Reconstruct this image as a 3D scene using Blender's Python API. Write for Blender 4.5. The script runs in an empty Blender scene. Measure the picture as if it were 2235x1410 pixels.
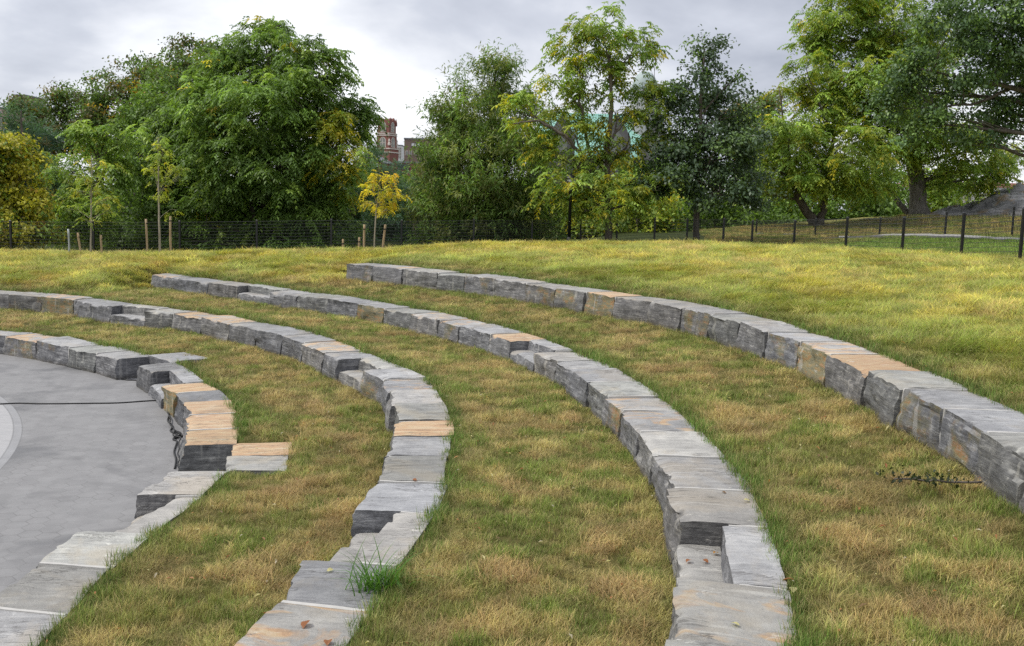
import bpy, math, random
import numpy as np
from mathutils import Vector, Matrix

# ------------------------------------------------------------------ camera, world, sun
PXW, PXH = 2235.0, 1410.0
FPX, PITCH, ROLL, ZC = 2126.504, 0.1251053, 0.0259816, 4.27158
CX, CY = -20.15083, 11.2905            # centre of the amphitheatre arcs
sc = bpy.context.scene
C = sc.collection
_fw = np.array([0, math.cos(PITCH), -math.sin(PITCH)]); _rt0 = np.array([1.0, 0, 0]); _up0 = np.cross(_rt0, _fw)
CR = math.cos(ROLL)*_rt0 + math.sin(ROLL)*_up0
CU = -math.sin(ROLL)*_rt0 + math.cos(ROLL)*_up0
cam_d = bpy.data.cameras.new('camera'); cam = bpy.data.objects.new('camera', cam_d); C.objects.link(cam)
cam_d.sensor_width = 36; cam_d.lens = 36*FPX/PXW; cam_d.clip_end = 5000; cam_d.clip_start = .1
M3 = Matrix((CR, CU, -_fw)).transposed()
cam.matrix_world = Matrix.Translation((0, 0, ZC)) @ M3.to_4x4()
sc.camera = cam
sc.cycles.use_denoising = False
sc.view_settings.view_transform = 'Standard'; sc.view_settings.look = 'None'
sc.view_settings.exposure = 0.4; sc.view_settings.gamma = 1.0

SUN_EL, SUN_AZ = math.radians(54), math.radians(-98)     # azimuth from +y, clockwise
w = bpy.data.worlds.new('World'); sc.world = w; w.use_nodes = True
wt = w.node_tree; wt.nodes.clear()
def wn(t, **k):
    n = wt.nodes.new(t)
    for a, b in k.items(): setattr(n, a, b)
    return n
L_ = wt.links.new
out = wn('ShaderNodeOutputWorld')
sky = wn('ShaderNodeTexSky', sky_type='NISHITA', sun_disc=False, sun_elevation=SUN_EL, sun_rotation=SUN_AZ)
bg1 = wn('ShaderNodeBackground'); bg1.inputs[1].default_value = .10; L_(sky.outputs[0], bg1.inputs[0])
tc = wn('ShaderNodeTexCoord'); sep = wn('ShaderNodeSeparateXYZ'); L_(tc.outputs['Generated'], sep.inputs[0])
def wm(op, a, b=None, c=None):
    n = wn('ShaderNodeMath', operation=op)
    for i, v in enumerate((a, b, c)):
        if v is None: continue
        if isinstance(v, (int, float)): n.inputs[i].default_value = v
        else: L_(v, n.inputs[i])
    return n.outputs[0]
zz = wm('ADD', wm('MAXIMUM', sep.outputs[2], 0.0), .34)
cmb = wn('ShaderNodeCombineXYZ'); L_(wm('DIVIDE', sep.outputs[0], zz), cmb.inputs[0]); L_(wm('DIVIDE', sep.outputs[1], zz), cmb.inputs[1])
def wnoise(scale, det, rough, off=(0, 0, 0), dist=0):
    mp = wn('ShaderNodeMapping'); mp.inputs['Location'].default_value = off; L_(cmb.outputs[0], mp.inputs[0])
    n = wn('ShaderNodeTexNoise'); n.inputs['Scale'].default_value = scale; n.inputs['Detail'].default_value = det
    n.inputs['Roughness'].default_value = rough; n.inputs['Distortion'].default_value = dist
    L_(mp.outputs[0], n.inputs['Vector']); return n.outputs['Fac']
CLOUD_OFF = (-10.48, 1.77, -1.3)
cl = wm('MULTIPLY_ADD', wnoise(1.9, 7, .50, CLOUD_OFF, .15), .75, wm('MULTIPLY', wnoise(.9, 3, .5, (4.16, 5.03, 0)), .25))
cr = wn('ShaderNodeValToRGB'); e = cr.color_ramp.elements
e[0].position = .37; e[0].color = (.37, .39, .455, 1)
e[1].position = .62; e[1].color = (.93, .94, .965, 1)
m_ = e.new(.47); m_.color = (.53, .55, .615, 1)
m_ = e.new(.55); m_.color = (.74, .753, .795, 1)
L_(cl, cr.inputs[0])
bg2 = wn('ShaderNodeBackground'); L_(cr.outputs[0], bg2.inputs[0])
L_(wm('MULTIPLY_ADD', wm('MAXIMUM', wm('SUBTRACT', sep.outputs[2], .25), 0.0), 1.0, 1.0), bg2.inputs[1])   # overcast dome is brighter overhead
mx = wn('ShaderNodeMixShader'); mx.inputs[0].default_value = .9
L_(bg1.outputs[0], mx.inputs[1]); L_(bg2.outputs[0], mx.inputs[2]); L_(mx.outputs[0], out.inputs[0])

sd = bpy.data.lights.new('sun', 'SUN'); sd.energy = 2.2; sd.angle = math.radians(12); sd.color = (1, .95, .86)
so = bpy.data.objects.new('sun', sd); C.objects.link(so)
sv = Vector((math.sin(SUN_AZ)*math.cos(SUN_EL), math.cos(SUN_AZ)*math.cos(SUN_EL), math.sin(SUN_EL)))
so.rotation_euler = sv.to_track_quat('Z', 'Y').to_euler(); so.location = (0, 0, 60)

# ------------------------------------------------------------------ helpers
rng = np.random.default_rng(11); random.seed(5)
def unz(px, py, z):                      # photo pixel -> point on the level z
    d = (px-PXW/2)/FPX*CR - (py-PXH/2)/FPX*CU + _fw
    t = (z-ZC)/d[2]; return d[0]*t, d[1]*t
def at(px, py, y):                       # photo pixel -> point at forward distance y
    d = (px-PXW/2)/FPX*CR - (py-PXH/2)/FPX*CU + _fw
    t = y/d[1]; return np.array([d[0]*t, y, ZC+d[2]*t])
def pol(x, y):
    return math.degrees(math.atan2(y-CY, x-CX)), math.hypot(x-CX, y-CY)
def xy(th, r):
    a = np.radians(th); return CX+r*np.cos(a), CY+r*np.sin(a)
def _h(i, j, k):
    n = (i.astype(np.int64)*374761393 + j.astype(np.int64)*668265263 + k.astype(np.int64)*2147483647) & 0xffffffff
    n = ((n ^ (n >> 13))*1274126177) & 0xffffffff
    n = ((n ^ (n >> 15))*2246822519) & 0xffffffff
    return ((n ^ (n >> 16)) & 0xffffff)/float(0xffffff)
def vn(x, y, z=0.0):
    x, y, z = np.broadcast_arrays(np.asarray(x, float), np.asarray(y, float), np.asarray(z, float))
    i, j, k = np.floor(x).astype(int), np.floor(y).astype(int), np.floor(z).astype(int)
    u, v, t = x-i, y-j, z-k
    u, v, t = u*u*(3-2*u), v*v*(3-2*v), t*t*(3-2*t)
    r = 0
    for a in (0, 1):
        for b in (0, 1):
            for c in (0, 1):
                r = r + _h(i+a, j+b, k+c)*(u if a else 1-u)*(v if b else 1-v)*(t if c else 1-t)
    return r
def fbm(x, y, z=0.0, o=4):
    s, a, t = 0, .5, 0
    for q in range(o):
        s = s + a*vn(np.asarray(x)*2**q+q*7.3, np.asarray(y)*2**q+q*3.1, np.asarray(z)*2**q+q*1.7); t += a; a *= .5
    return s/t
def sstep(a, b, x):
    t = np.clip((np.asarray(x)-a)/(b-a), 0, 1); return t*t*(3-2*t)
def tag(o, label=None, cat=None, group=None, kind=None):
    if label: o['label'] = label
    if cat: o['category'] = cat
    if group: o['group'] = group
    if kind: o['kind'] = kind
    return o
def empty(name, loc, rz=0.0):
    o = bpy.data.objects.new(name, None); C.objects.link(o); o.location = loc; o.rotation_euler = (0, 0, rz)
    o.empty_display_size = .2; return o
def mesh_np(name, V, F, mat, parent=None, col=None, smooth=False, loc=None):
    """V (n,3); F list of faces or an (m,k) array"""
    me = bpy.data.meshes.new(name)
    V = np.asarray(V, np.float32)
    if isinstance(F, np.ndarray):
        m, k = F.shape
        me.vertices.add(len(V)); me.vertices.foreach_set('co', V.ravel())
        me.loops.add(m*k); me.loops.foreach_set('vertex_index', F.astype(np.int32).ravel())
        me.polygons.add(m); me.polygons.foreach_set('loop_start', np.arange(0, m*k, k, dtype=np.int32))
        me.polygons.foreach_set('loop_total', np.full(m, k, np.int32))
        me.update(calc_edges=True)
    else:
        me.from_pydata([tuple(map(float, v)) for v in V], [], F); me.update()
    if smooth: me.polygons.foreach_set('use_smooth', np.ones(len(me.polygons), bool))
    if col is not None:
        a = me.attributes.new('tint', 'FLOAT_COLOR', 'POINT')
        c4 = np.ones((len(V), 4), np.float32); c4[:, :3] = col; a.data.foreach_set('color', c4.ravel())
    me.materials.append(mat)
    o = bpy.data.objects.new(name, me); C.objects.link(o)
    if parent is not None: o.parent = parent
    if loc is not None: o.location = loc
    return o
class MB:                                # collects simple shapes for ONE mesh
    def __init__(s): s.V = []; s.F = []
    def add(s, V, F):
        b = len(s.V); s.V += [tuple(v) for v in V]; s.F += [tuple(b+i for i in f) for f in F]
    def box(s, x0, x1, y0, y1, z0, z1):
        s.add([(x0,y0,z0),(x1,y0,z0),(x1,y1,z0),(x0,y1,z0),(x0,y0,z1),(x1,y0,z1),(x1,y1,z1),(x0,y1,z1)],
              [(3,2,1,0),(4,5,6,7),(0,1,5,4),(1,2,6,5),(2,3,7,6),(3,0,4,7)])
    def prism(s, pts, z0, z1, s1=1.0, c=(0, 0)):
        n = len(pts)
        s.add([(x, y, z0) for x, y in pts]+[(c[0]+(x-c[0])*s1, c[1]+(y-c[1])*s1, z1) for x, y in pts],
              [tuple(range(n))[::-1], tuple(range(n, 2*n))]+[(i, (i+1) % n, n+(i+1) % n, n+i) for i in range(n)])
    def extr(s, poly, ax, a0, a1):       # polygon in (u, z) extruded along axis 'x' or 'y'
        n = len(poly); f = (lambda u, z, t: (t, u, z)) if ax == 'x' else (lambda u, z, t: (u, t, z))
        s.add([f(u, z, a0) for u, z in poly]+[f(u, z, a1) for u, z in poly],
              [tuple(range(n))[::-1], tuple(range(n, 2*n))]+[(i, (i+1) % n, n+(i+1) % n, n+i) for i in range(n)])
    def lathe(s, prof, n=12, c=(0, 0)):  # prof: (r, z)
        b = []
        for r, z in prof:
            b += [(c[0]+r*math.cos(2*math.pi*i/n), c[1]+r*math.sin(2*math.pi*i/n), z) for i in range(n)]
        F = [tuple(range(n))[::-1], tuple(range((len(prof)-1)*n, len(prof)*n))]
        for k in range(len(prof)-1):
            F += [(k*n+i, k*n+(i+1) % n, (k+1)*n+(i+1) % n, (k+1)*n+i) for i in range(n)]
        s.add(b, F)
    def tube(s, P, R, n=6):
        P = np.asarray(P, float); R = np.broadcast_to(np.asarray(R, float), (len(P),))
        T = np.gradient(P, axis=0); T /= np.linalg.norm(T, axis=1, keepdims=True)+1e-9
        up = np.array([0, 0, 1.0]) if abs(T[0][2]) < .9 else np.array([1.0, 0, 0])
        A = np.cross(T, up); A /= np.linalg.norm(A, axis=1, keepdims=True)+1e-9; B = np.cross(T, A)
        V = []
        for i in range(len(P)):
            for k in range(n):
                t = 2*math.pi*k/n; V.append(P[i]+R[i]*(math.cos(t)*A[i]+math.sin(t)*B[i]))
        F = [tuple(range(n)), tuple(range((len(P)-1)*n, len(P)*n))[::-1]]
        for i in range(len(P)-1):
            F += [(i*n+k, (i+1)*n+k, (i+1)*n+(k+1) % n, i*n+(k+1) % n) for k in range(n)]
        s.add(V, F)
    def build(s, name, mat, parent=None, smooth=False, loc=None):
        return mesh_np(name, np.array(s.V), s.F, mat, parent, smooth=smooth, loc=loc)

# ------------------------------------------------------------------ materials
class NT:
    def __init__(s, name):
        s.m = bpy.data.materials.new(name); s.m.use_nodes = True; s.t = s.m.node_tree; s.t.nodes.clear()
        s.o = s.n('ShaderNodeOutputMaterial')
    def n(s, t, **k):
        q = s.t.nodes.new(t)
        for a, b in k.items(): setattr(q, a, b)
        return q
    def put(s, sock, v):
        if v is None: return
        if hasattr(v, 'is_output'): s.t.links.new(v, sock)
        elif isinstance(v, (tuple, list)) and len(v) == 3 and sock.type == 'RGBA': sock.default_value = (*v, 1)
        else: sock.default_value = v
    def math(s, op, a, b=None, c=None, clamp=False):
        q = s.n('ShaderNodeMath', operation=op, use_clamp=clamp)
        for i, v in enumerate((a, b, c)): s.put(q.inputs[i], v)
        return q.outputs[0]
    def vm(s, op, a, b=None, c=None, out=0):
        q = s.n('ShaderNodeVectorMath', operation=op)
        for i, v in enumerate((a, b, c)): s.put(q.inputs[i], v)
        return q.outputs[out]
    def obj(s): return s.n('ShaderNodeTexCoord').outputs['Object']
    def pos(s): return s.n('ShaderNodeNewGeometry').outputs['Position']
    def noise(s, vec, scale, det=4, rough=.55, sc3=None, dist=0, off=None):
        if sc3 or off is not None:
            mp = s.n('ShaderNodeMapping'); s.put(mp.inputs[0], vec)
            if sc3: mp.inputs['Scale'].default_value = sc3
            if off is not None: s.put(mp.inputs['Location'], off)
            vec = mp.outputs[0]
        q = s.n('ShaderNodeTexNoise'); s.put(q.inputs['Vector'], vec); q.inputs['Scale'].default_value = scale
        q.inputs['Detail'].default_value = det; q.inputs['Roughness'].default_value = rough; q.inputs['Distortion'].default_value = dist
        return q.outputs['Fac']
    def ramp(s, v, *st):
        q = s.n('ShaderNodeValToRGB'); e = q.color_ramp.elements
        while len(e) > 1: e.remove(e[0])
        for i, (p, c) in enumerate(st):
            el = e[0] if i == 0 else e.new(p)
            el.position = p; el.color = (*c, 1) if isinstance(c, tuple) else (c, c, c, 1)
        s.put(q.inputs[0], v); return q.outputs[0]
    def mix(s, f, a, b, mode='MIX'):
        q = s.n('ShaderNodeMix', data_type='RGBA', blend_type=mode)
        s.put(q.inputs[0], f); s.put(q.inputs[6], a); s.put(q.inputs[7], b); return q.outputs[2]
    def bump(s, h, st=.5, d=.02):
        q = s.n('ShaderNodeBump'); q.inputs['Strength'].default_value = st; q.inputs['Distance'].default_value = d
        s.put(q.inputs['Height'], h); return q.outputs[0]
    def bsdf(s, col, rough=.8, nrm=None, spec=.3, metal=0):
        q = s.n('ShaderNodeBsdfPrincipled'); s.put(q.inputs['Base Color'], col); s.put(q.inputs['Roughness'], rough)
        q.inputs['Specular IOR Level'].default_value = spec; q.inputs['Metallic'].default_value = metal
        if nrm is not None: s.put(q.inputs['Normal'], nrm)
        return q.outputs[0]
    def done(s, sh): s.put(s.o.inputs[0], sh); return s.m

def simple(name, col, rough=.7, var=.25, scale=6, spec=.3, metal=0, bump=0, sc3=None):
    t = NT(name); o = t.obj(); nz = t.noise(o, scale, 5, .6, sc3=sc3)
    c = t.mix(nz, tuple(x*(1-var) for x in col), tuple(min(1, x*(1+var)) for x in col))
    return t.done(t.bsdf(c, rough, t.bump(nz, .4, bump) if bump else None, spec, metal))

def stone_material():
    t = NT('slate_stone'); o = t.obj(); oi = t.n('ShaderNodeObjectInfo'); rnd = oi.outputs['Random']
    sc_ = t.n('ShaderNodeSeparateColor'); t.put(sc_.inputs[0], oi.outputs['Color'])
    wt_, wf_, br_ = sc_.outputs
    off = t.n('ShaderNodeCombineXYZ'); t.put(off.inputs[0], t.math('MULTIPLY', rnd, 53.0)); t.put(off.inputs[1], t.math('MULTIPLY', rnd, 91.0)); t.put(off.inputs[2], t.math('MULTIPLY', rnd, 37.0))
    p = t.vm('ADD', o, off.outputs[0])
    geo = t.n('ShaderNodeNewGeometry'); sx = t.n('ShaderNodeSeparateXYZ'); t.put(sx.inputs[0], geo.outputs['Normal'])
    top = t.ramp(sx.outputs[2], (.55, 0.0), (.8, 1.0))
    # top: cleft slate, streaks across the bench
    a = t.noise(p, 1.0, 9, .70, sc3=(13, 2.2, 5), dist=.5)
    b = t.noise(p, 3.2, 9, .68, dist=.5)
    big = t.noise(p, 1.4, 4, .6)
    ct = t.ramp(t.math('MULTIPLY_ADD', a, .35, t.math('MULTIPLY_ADD', b, .30, t.math('MULTIPLY', big, .35))), (.36, (.15, .148, .148)), (.46, (.225, .223, .222)), (.53, (.28, .277, .273)), (.62, (.36, .354, .343)))
    ct = t.mix(t.ramp(t.noise(p, .9, 5, .65, off=(6, 6, 1), dist=.6), (.50, 0.0), (.62, .55)), ct, (.30, .265, .215))
    lines = t.ramp(t.noise(p, 1.0, 6, .6, sc3=(16, .9, 3), dist=.35, off=(3, 9, 2)), (.60, 0.0), (.66, .55))
    ct = t.mix(lines, ct, (.43, .425, .41))
    ct = t.mix(t.ramp(t.noise(p, 55, 3, .7), (.58, 0.0), (.70, .4)), ct, (.42, .415, .40))
    ct = t.mix(t.ramp(t.noise(p, 38, 3, .7, off=(7, 7, 7)), (.60, 0.0), (.72, .5)), ct, (.10, .10, .10))
    warm = t.noise(p, 1.3, 5, .6, sc3=(2.2, 1, 1), off=(4.4, 1.2, 0), dist=1.0)
    wmask = t.math('SMOOTHSTEP', None) if False else t.ramp(t.math('ADD', warm, t.math('SUBTRACT', wt_, .5)), (.50, 0.0), (.62, .85))
    wc = t.ramp(t.noise(p, 2.2, 6, .65, sc3=(5, 1, 1), dist=.8), (.3, (.25, .165, .10)), (.45, (.38, .235, .13)), (.55, (.40, .29, .17)), (.72, (.44, .37, .28)))
    ct = t.mix(wmask, ct, wc)
    cracks = t.ramp(t.noise(p, 1.0, 5, .6, sc3=(5, .7, 1), dist=1.6, off=(9, 3, 1)), (.485, 0.0), (.497, 1.0), (.503, 1.0), (.515, 0.0))
    ckm = t.math('MULTIPLY', cracks, t.ramp(t.noise(p, 1.7, 3), (.46, 0.0), (.56, 1.0)))
    ct = t.mix(t.math('MULTIPLY', ckm, .75), ct, (.09, .085, .08))
    # faces: layered strata, mineral streaks, drips; base darker than tops, partly painted-in shade
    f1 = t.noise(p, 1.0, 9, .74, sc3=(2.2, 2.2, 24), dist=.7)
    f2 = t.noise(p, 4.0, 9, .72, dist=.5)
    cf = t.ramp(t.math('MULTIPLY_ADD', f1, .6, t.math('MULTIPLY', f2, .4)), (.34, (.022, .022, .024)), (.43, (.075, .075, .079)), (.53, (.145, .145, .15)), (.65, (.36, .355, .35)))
    wfm = t.ramp(t.math('ADD', t.noise(p, 1.6, 5, .6, off=(2, 8, 5)), t.math('SUBTRACT', wf_, .5)), (.5, 0.0), (.64, .9))
    wfc = t.ramp(t.noise(p, 3.5, 6, .65, sc3=(1, 1, 4)), (.3, (.075, .07, .04)), (.45, (.15, .14, .085)), (.55, (.20, .16, .075)), (.62, (.26, .13, .045)), (.75, (.32, .29, .22)))
    cf = t.mix(wfm, cf, wfc)
    drip = t.ramp(t.noise(p, 1.0, 3, .5, sc3=(7, 7, .5), off=(1, 5, 2)), (.62, 0.0), (.70, .5))
    cf = t.mix(drip, cf, (.36, .35, .33))
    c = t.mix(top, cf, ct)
    # pale fleck lines
    fl = t.ramp(t.noise(p, 2.6, 9, .75, dist=1.2, sc3=(2, 1, 4)), (.60, 0.0), (.66, .6))
    c = t.mix(fl, c, (.50, .49, .47))
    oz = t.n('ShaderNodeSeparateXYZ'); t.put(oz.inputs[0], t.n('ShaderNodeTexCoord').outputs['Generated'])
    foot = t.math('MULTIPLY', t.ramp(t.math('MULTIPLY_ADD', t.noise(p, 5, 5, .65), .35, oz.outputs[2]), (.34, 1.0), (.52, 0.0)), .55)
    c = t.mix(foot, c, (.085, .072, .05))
    c = t.mix(1.0, c, t.ramp(t.math('FRACT', t.math('MULTIPLY', rnd, 7.13)), (0.0, (.92, .94, .98)), (.35, (1.0, 1.0, 1.0)), (.7, (1.03, 1.0, .945)), (1.0, (.96, .98, .93))), 'MULTIPLY')
    c = t.mix(1.0, c, t.ramp(br_, (0.0, .55), (.5, 1.0), (1.0, 1.45)), 'MULTIPLY')
    h = t.math('ADD', t.math('MULTIPLY', f1, t.math('SUBTRACT', 1.0, top)), t.math('ADD', t.math('MULTIPLY', a, .4), t.math('MULTIPLY_ADD', ckm, -.5, t.math('MULTIPLY', t.noise(p, 18, 8, .75), 1.2))))
    return t.done(t.bsdf(c, .72, t.bump(h, .55, .03), .35))
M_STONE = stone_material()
M_MORTAR = simple('mortar', (.40, .39, .37), .9, .2, 12, bump=.01)

def leaf_material(name, trans=.42, rough=.5, spec=.35):
    t = NT(name); at_ = t.n('ShaderNodeAttribute', attribute_name='tint')
    oi = t.n('ShaderNodeObjectInfo')
    c = at_.outputs['Color']
    b = t.n('ShaderNodeBsdfPrincipled'); t.put(b.inputs['Base Color'], c); b.inputs['Roughness'].default_value = rough; b.inputs['Specular IOR Level'].default_value = spec
    tr = t.n('ShaderNodeBsdfTranslucent'); t.put(tr.inputs[0], t.mix(1.0, c, (1.15, 1.2, .55), 'MULTIPLY'))
    m = t.n('ShaderNodeMixShader'); m.inputs[0].default_value = trans
    t.put(m.inputs[1], b.outputs[0]); t.put(m.inputs[2], tr.outputs[0])
    return t.done(m.outputs[0])
M_LEAF = leaf_material('leaf'); M_GLOSSY = leaf_material('glossy_leaf', .25, .42, .4)
def bark_material(name, a, b):
    t = NT(name); o = t.obj(); n1 = t.noise(o, 1, 6, .65, sc3=(9, 9, 1.6), dist=.4)
    return t.done(t.bsdf(t.ramp(n1, (.3, a), (.7, b)), .9, t.bump(n1, .8, .05), .15))
M_BARK = bark_material('bark', (.055, .045, .035), (.17, .145, .12)); M_BARK_PALE = bark_material('pale_bark', (.20, .17, .13), (.40, .36, .29))
M_STAKE = bark_material('stake_wood', (.26, .18, .10), (.46, .36, .24))
M_FENCE = simple('black_paint', (.012, .012, .013), .45, .2, 20, .5)
M_METAL = simple('galvanised', (.35, .37, .38), .5, .2, 10, .5, .3)
M_CABLE = simple('cable_rubber', (.012, .012, .012), .5, .2, 20, .4)

def grass_material():
    t = NT('grass_blade')
    ti = t.n('ShaderNodeAttribute', attribute_name='tint', attribute_type='INSTANCER')
    bl = t.n('ShaderNodeAttribute', attribute_name='blade')
    s3 = t.n('ShaderNodeSeparateColor'); t.put(s3.inputs[0], bl.outputs['Color'])
    hs = t.n('ShaderNodeHueSaturation'); t.put(hs.inputs['Color'], ti.outputs['Color'])
    t.put(hs.inputs['Hue'], t.math('MULTIPLY_ADD', s3.outputs[0], .05, .475))
    t.put(hs.inputs['Value'], t.math('MULTIPLY_ADD', s3.outputs[1], .9, .55))
    c = t.mix(t.math('MULTIPLY', t.ramp(s3.outputs[2], (.62, 0.0), (.78, 1.0)), .6), hs.outputs[0], (.46, .36, .18))
    b = t.n('ShaderNodeBsdfPrincipled'); t.put(b.inputs['Base Color'], c); b.inputs['Roughness'].default_value = .6; b.inputs['Specular IOR Level'].default_value = .25
    tr = t.n('ShaderNodeBsdfTranslucent'); t.put(tr.inputs[0], c)
    m = t.n('ShaderNodeMixShader'); m.inputs[0].default_value = .3; t.put(m.inputs[1], b.outputs[0]); t.put(m.inputs[2], tr.outputs[0])
    return t.done(m.outputs[0])
M_GRASS = grass_material()

def ground_material():
    t = NT('turf_soil'); p = t.pos()
    n2 = t.noise(p, 9, 6, .7); at_ = t.n('ShaderNodeAttribute', attribute_name='tint')
    c = t.mix(1.0, at_.outputs['Color'], t.ramp(n2, (.3, .55), (.7, 1.5)), 'MULTIPLY')
    return t.done(t.bsdf(c, .95, t.bump(n2, .7, .05), .1))
M_GROUND = ground_material()

def paving_material(cx, cy, rad):
    t = NT('hexagonal_pavers'); p = t.pos()
    S = .26
    q = t.vm('SCALE', p); t.t.nodes[-1]
    mp = t.n('ShaderNodeMapping'); t.put(mp.inputs[0], p); mp.inputs['Scale'].default_value = (1/S, 1/S, 0); mp.inputs['Rotation'].default_value = (0, 0, math.radians(14))
    v = mp.outputs[0]
    R, Hh = (1.0, 1.7320508, 1.0), (.5, .8660254, .5)
    def cell(vec):
        a = t.vm('WRAP', vec, R, (0, 0, 0)); return t.vm('MULTIPLY', t.vm('SUBTRACT', a, Hh), (1, 1, 0))
    a = cell(v); b = cell(t.vm('SUBTRACT', v, Hh))
    la, lb = t.vm('LENGTH', a, out=1), t.vm('LENGTH', b, out=1)
    sel = t.math('LESS_THAN', lb, la)
    mv = t.n('ShaderNodeMix', data_type='VECTOR'); t.put(mv.inputs[0], sel); t.put(mv.inputs[4], a); t.put(mv.inputs[5], b)
    ab = t.vm('ABSOLUTE', mv.outputs[1])
    d1 = t.vm('DOT_PRODUCT', ab, (.5, .8660254, 0), out=1)
    sx = t.n('ShaderNodeSeparateXYZ'); t.put(sx.inputs[0], ab)
    edge = t.math('SUBTRACT', .5, t.math('MAXIMUM', d1, sx.outputs[0]))
    cellid = t.vm('SUBTRACT', v, mv.outputs[1])
    wn_ = t.n('ShaderNodeTexWhiteNoise'); t.put(wn_.inputs['Vector'], t.vm('SNAP', t.vm('ADD', cellid, (.01, .01, 0)), (.25, .25, 1)))
    # light disc in the middle of the plaza and its border ring
    dist = t.vm('LENGTH', t.vm('MULTIPLY', t.vm('SUBTRACT', p, (cx, cy, 0)), (1, 1, 0)), out=1)
    n1 = t.noise(p, .55, 5, .6, dist=.5); n2 = t.noise(p, 40, 4, .7); n3 = t.noise(p, 3, 5, .6)
    base = t.ramp(n3, (.3, (.165, .163, .165)), (.7, (.212, .21, .211)))
    base = t.mix(t.math('MULTIPLY', wn_.outputs[0], .16), base, (.33, .325, .325))
    base = t.mix(t.ramp(n1, (.51, 0.0), (.66, .75)), base, (.09, .09, .094))
    jm = t.math('MULTIPLY', t.ramp(edge, (.010, 1.0), (.032, 0.0)), t.ramp(t.noise(p, 1.4, 4, .6), (.42, .12), (.60, .8)))
    base = t.mix(t.math('MULTIPLY', jm, .62), base, (.08, .078, .075))
    disc = t.ramp(t.noise(p, 6, 5, .6, sc3=(.5, 3, 1)), (.3, (.28, .28, .285)), (.7, (.37, .365, .365)))
    c = t.mix(t.math('LESS_THAN', dist, rad), base, disc)
    ring = t.math('LESS_THAN', t.math('ABSOLUTE', t.math('SUBTRACT', dist, rad+.07)), .07)
    c = t.mix(ring, c, t.ramp(n3, (.3, (.22, .22, .225)), (.7, (.27, .27, .275))))
    e1 = t.math('LESS_THAN', t.math('ABSOLUTE', t.math('SUBTRACT', dist, rad)), .012)
    e2 = t.math('LESS_THAN', t.math('ABSOLUTE', t.math('SUBTRACT', dist, rad+.14)), .010)
    c = t.mix(t.math('MULTIPLY', t.math('MAXIMUM', e1, e2), .4), c, (.08, .08, .08))
    c = t.mix(t.math('MULTIPLY', n2, .25), c, (.15, .15, .15))
    return t.done(t.bsdf(c, t.ramp(n1, (.55, .8), (.72, .45)), t.bump(t.math('MULTIPLY_ADD', jm, -1.0, n2), .3, .006), .35))

# ------------------------------------------------------------------ the stone rows: joints on the front top edge, in photo pixels
ZT = [.48, .995, 1.409, 2.157]; ZB = [0.0, .553, 1.02, 1.700]; DEP = .82
J = {
 0: [('blk', [(-75,728),(9,733),(80,744),(147,758),(208,770),(254,784)]), ('niche', [(300,797)]), ('blk', [(327,812)]), ('step', [(354,840)]),
     ('blk', [(384,857),(403,878),(408,905),(408,938),(397,973)]), ('niche', [(368,1027)]), ('blk', [(302,1080)]), ('step', [(174,1160)]),
     ('blk', [(78,1226),(-30,1322),(-160,1440)])],
 1: [('blk', [(-90,636),(19,642),(89,647),(160,655),(240,668)]), ('step', [(316,676)]), ('blk', [(376,683),(441,692),(499,706),(559,718),(617,732),(662,746),(706,768),(741,783)]),
     ('step', [(794,808)]), ('blk', [(834,828),(847,852),(860,883),(865,920),(858,954),(841,995),(821,1048),(780,1112)]), ('step', [(680,1217)]), ('blk', [(604,1310),(500,1412),(370,1530)])],
 2: [('blk', [(331,600),(387,607),(455,616),(519,624)]), ('step', [(590,635)]), ('blk', [(651,643),(716,652),(781,663),(837,673),(899,685),(957,698),(1003,710),(1068,728),(1115,743)]),
     ('step', [(1166,766)]), ('blk', [(1212,787),(1246,806),(1284,833),(1323,864),(1354,894),(1392,940),(1428,992),(1463,1063),(1477,1138)]), ('step', [(1482,1264)]), ('blk', [(1462,1396),(1420,1560)])],
 3: [('blk', [(757,575),(815,580),(880,586),(955,595),(1013,601),(1080,608),(1147,618),(1213,628),(1277,637),(1340,648),(1420,658),(1487,671),(1550,686),(1612,703),(1673,723),(1742,743),(1807,771),(1892,809),(1966,847),(2052,890),(2147,940),(2232,994),(2330,1060)]), ('ext', [(2450,1130),(2590,1240)])]}
PJ = {}                                  # row -> list of (theta, r)
SEG = {}                                 # row -> list of (type, i0, i1)
for k in range(4):
    pts, seg = [], []
    for typ, ps in J[k]:
        for q in ps:
            pts.append(pol(*unz(*q, ZT[k])))
            if len(pts) > 1: seg.append((typ, len(pts)-2, len(pts)-1))
    PJ[k] = pts; SEG[k] = seg
def rfront(k, th):
    a = np.array(PJ[k])[::-1]; return np.interp(th, a[:, 0], a[:, 1])
END = [999, 999, PJ[2][0][0], PJ[3][0][0]]

STONES_MASK = []                         # (row, th_hi, th_lo, r_front, r_back) for the grass
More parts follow.
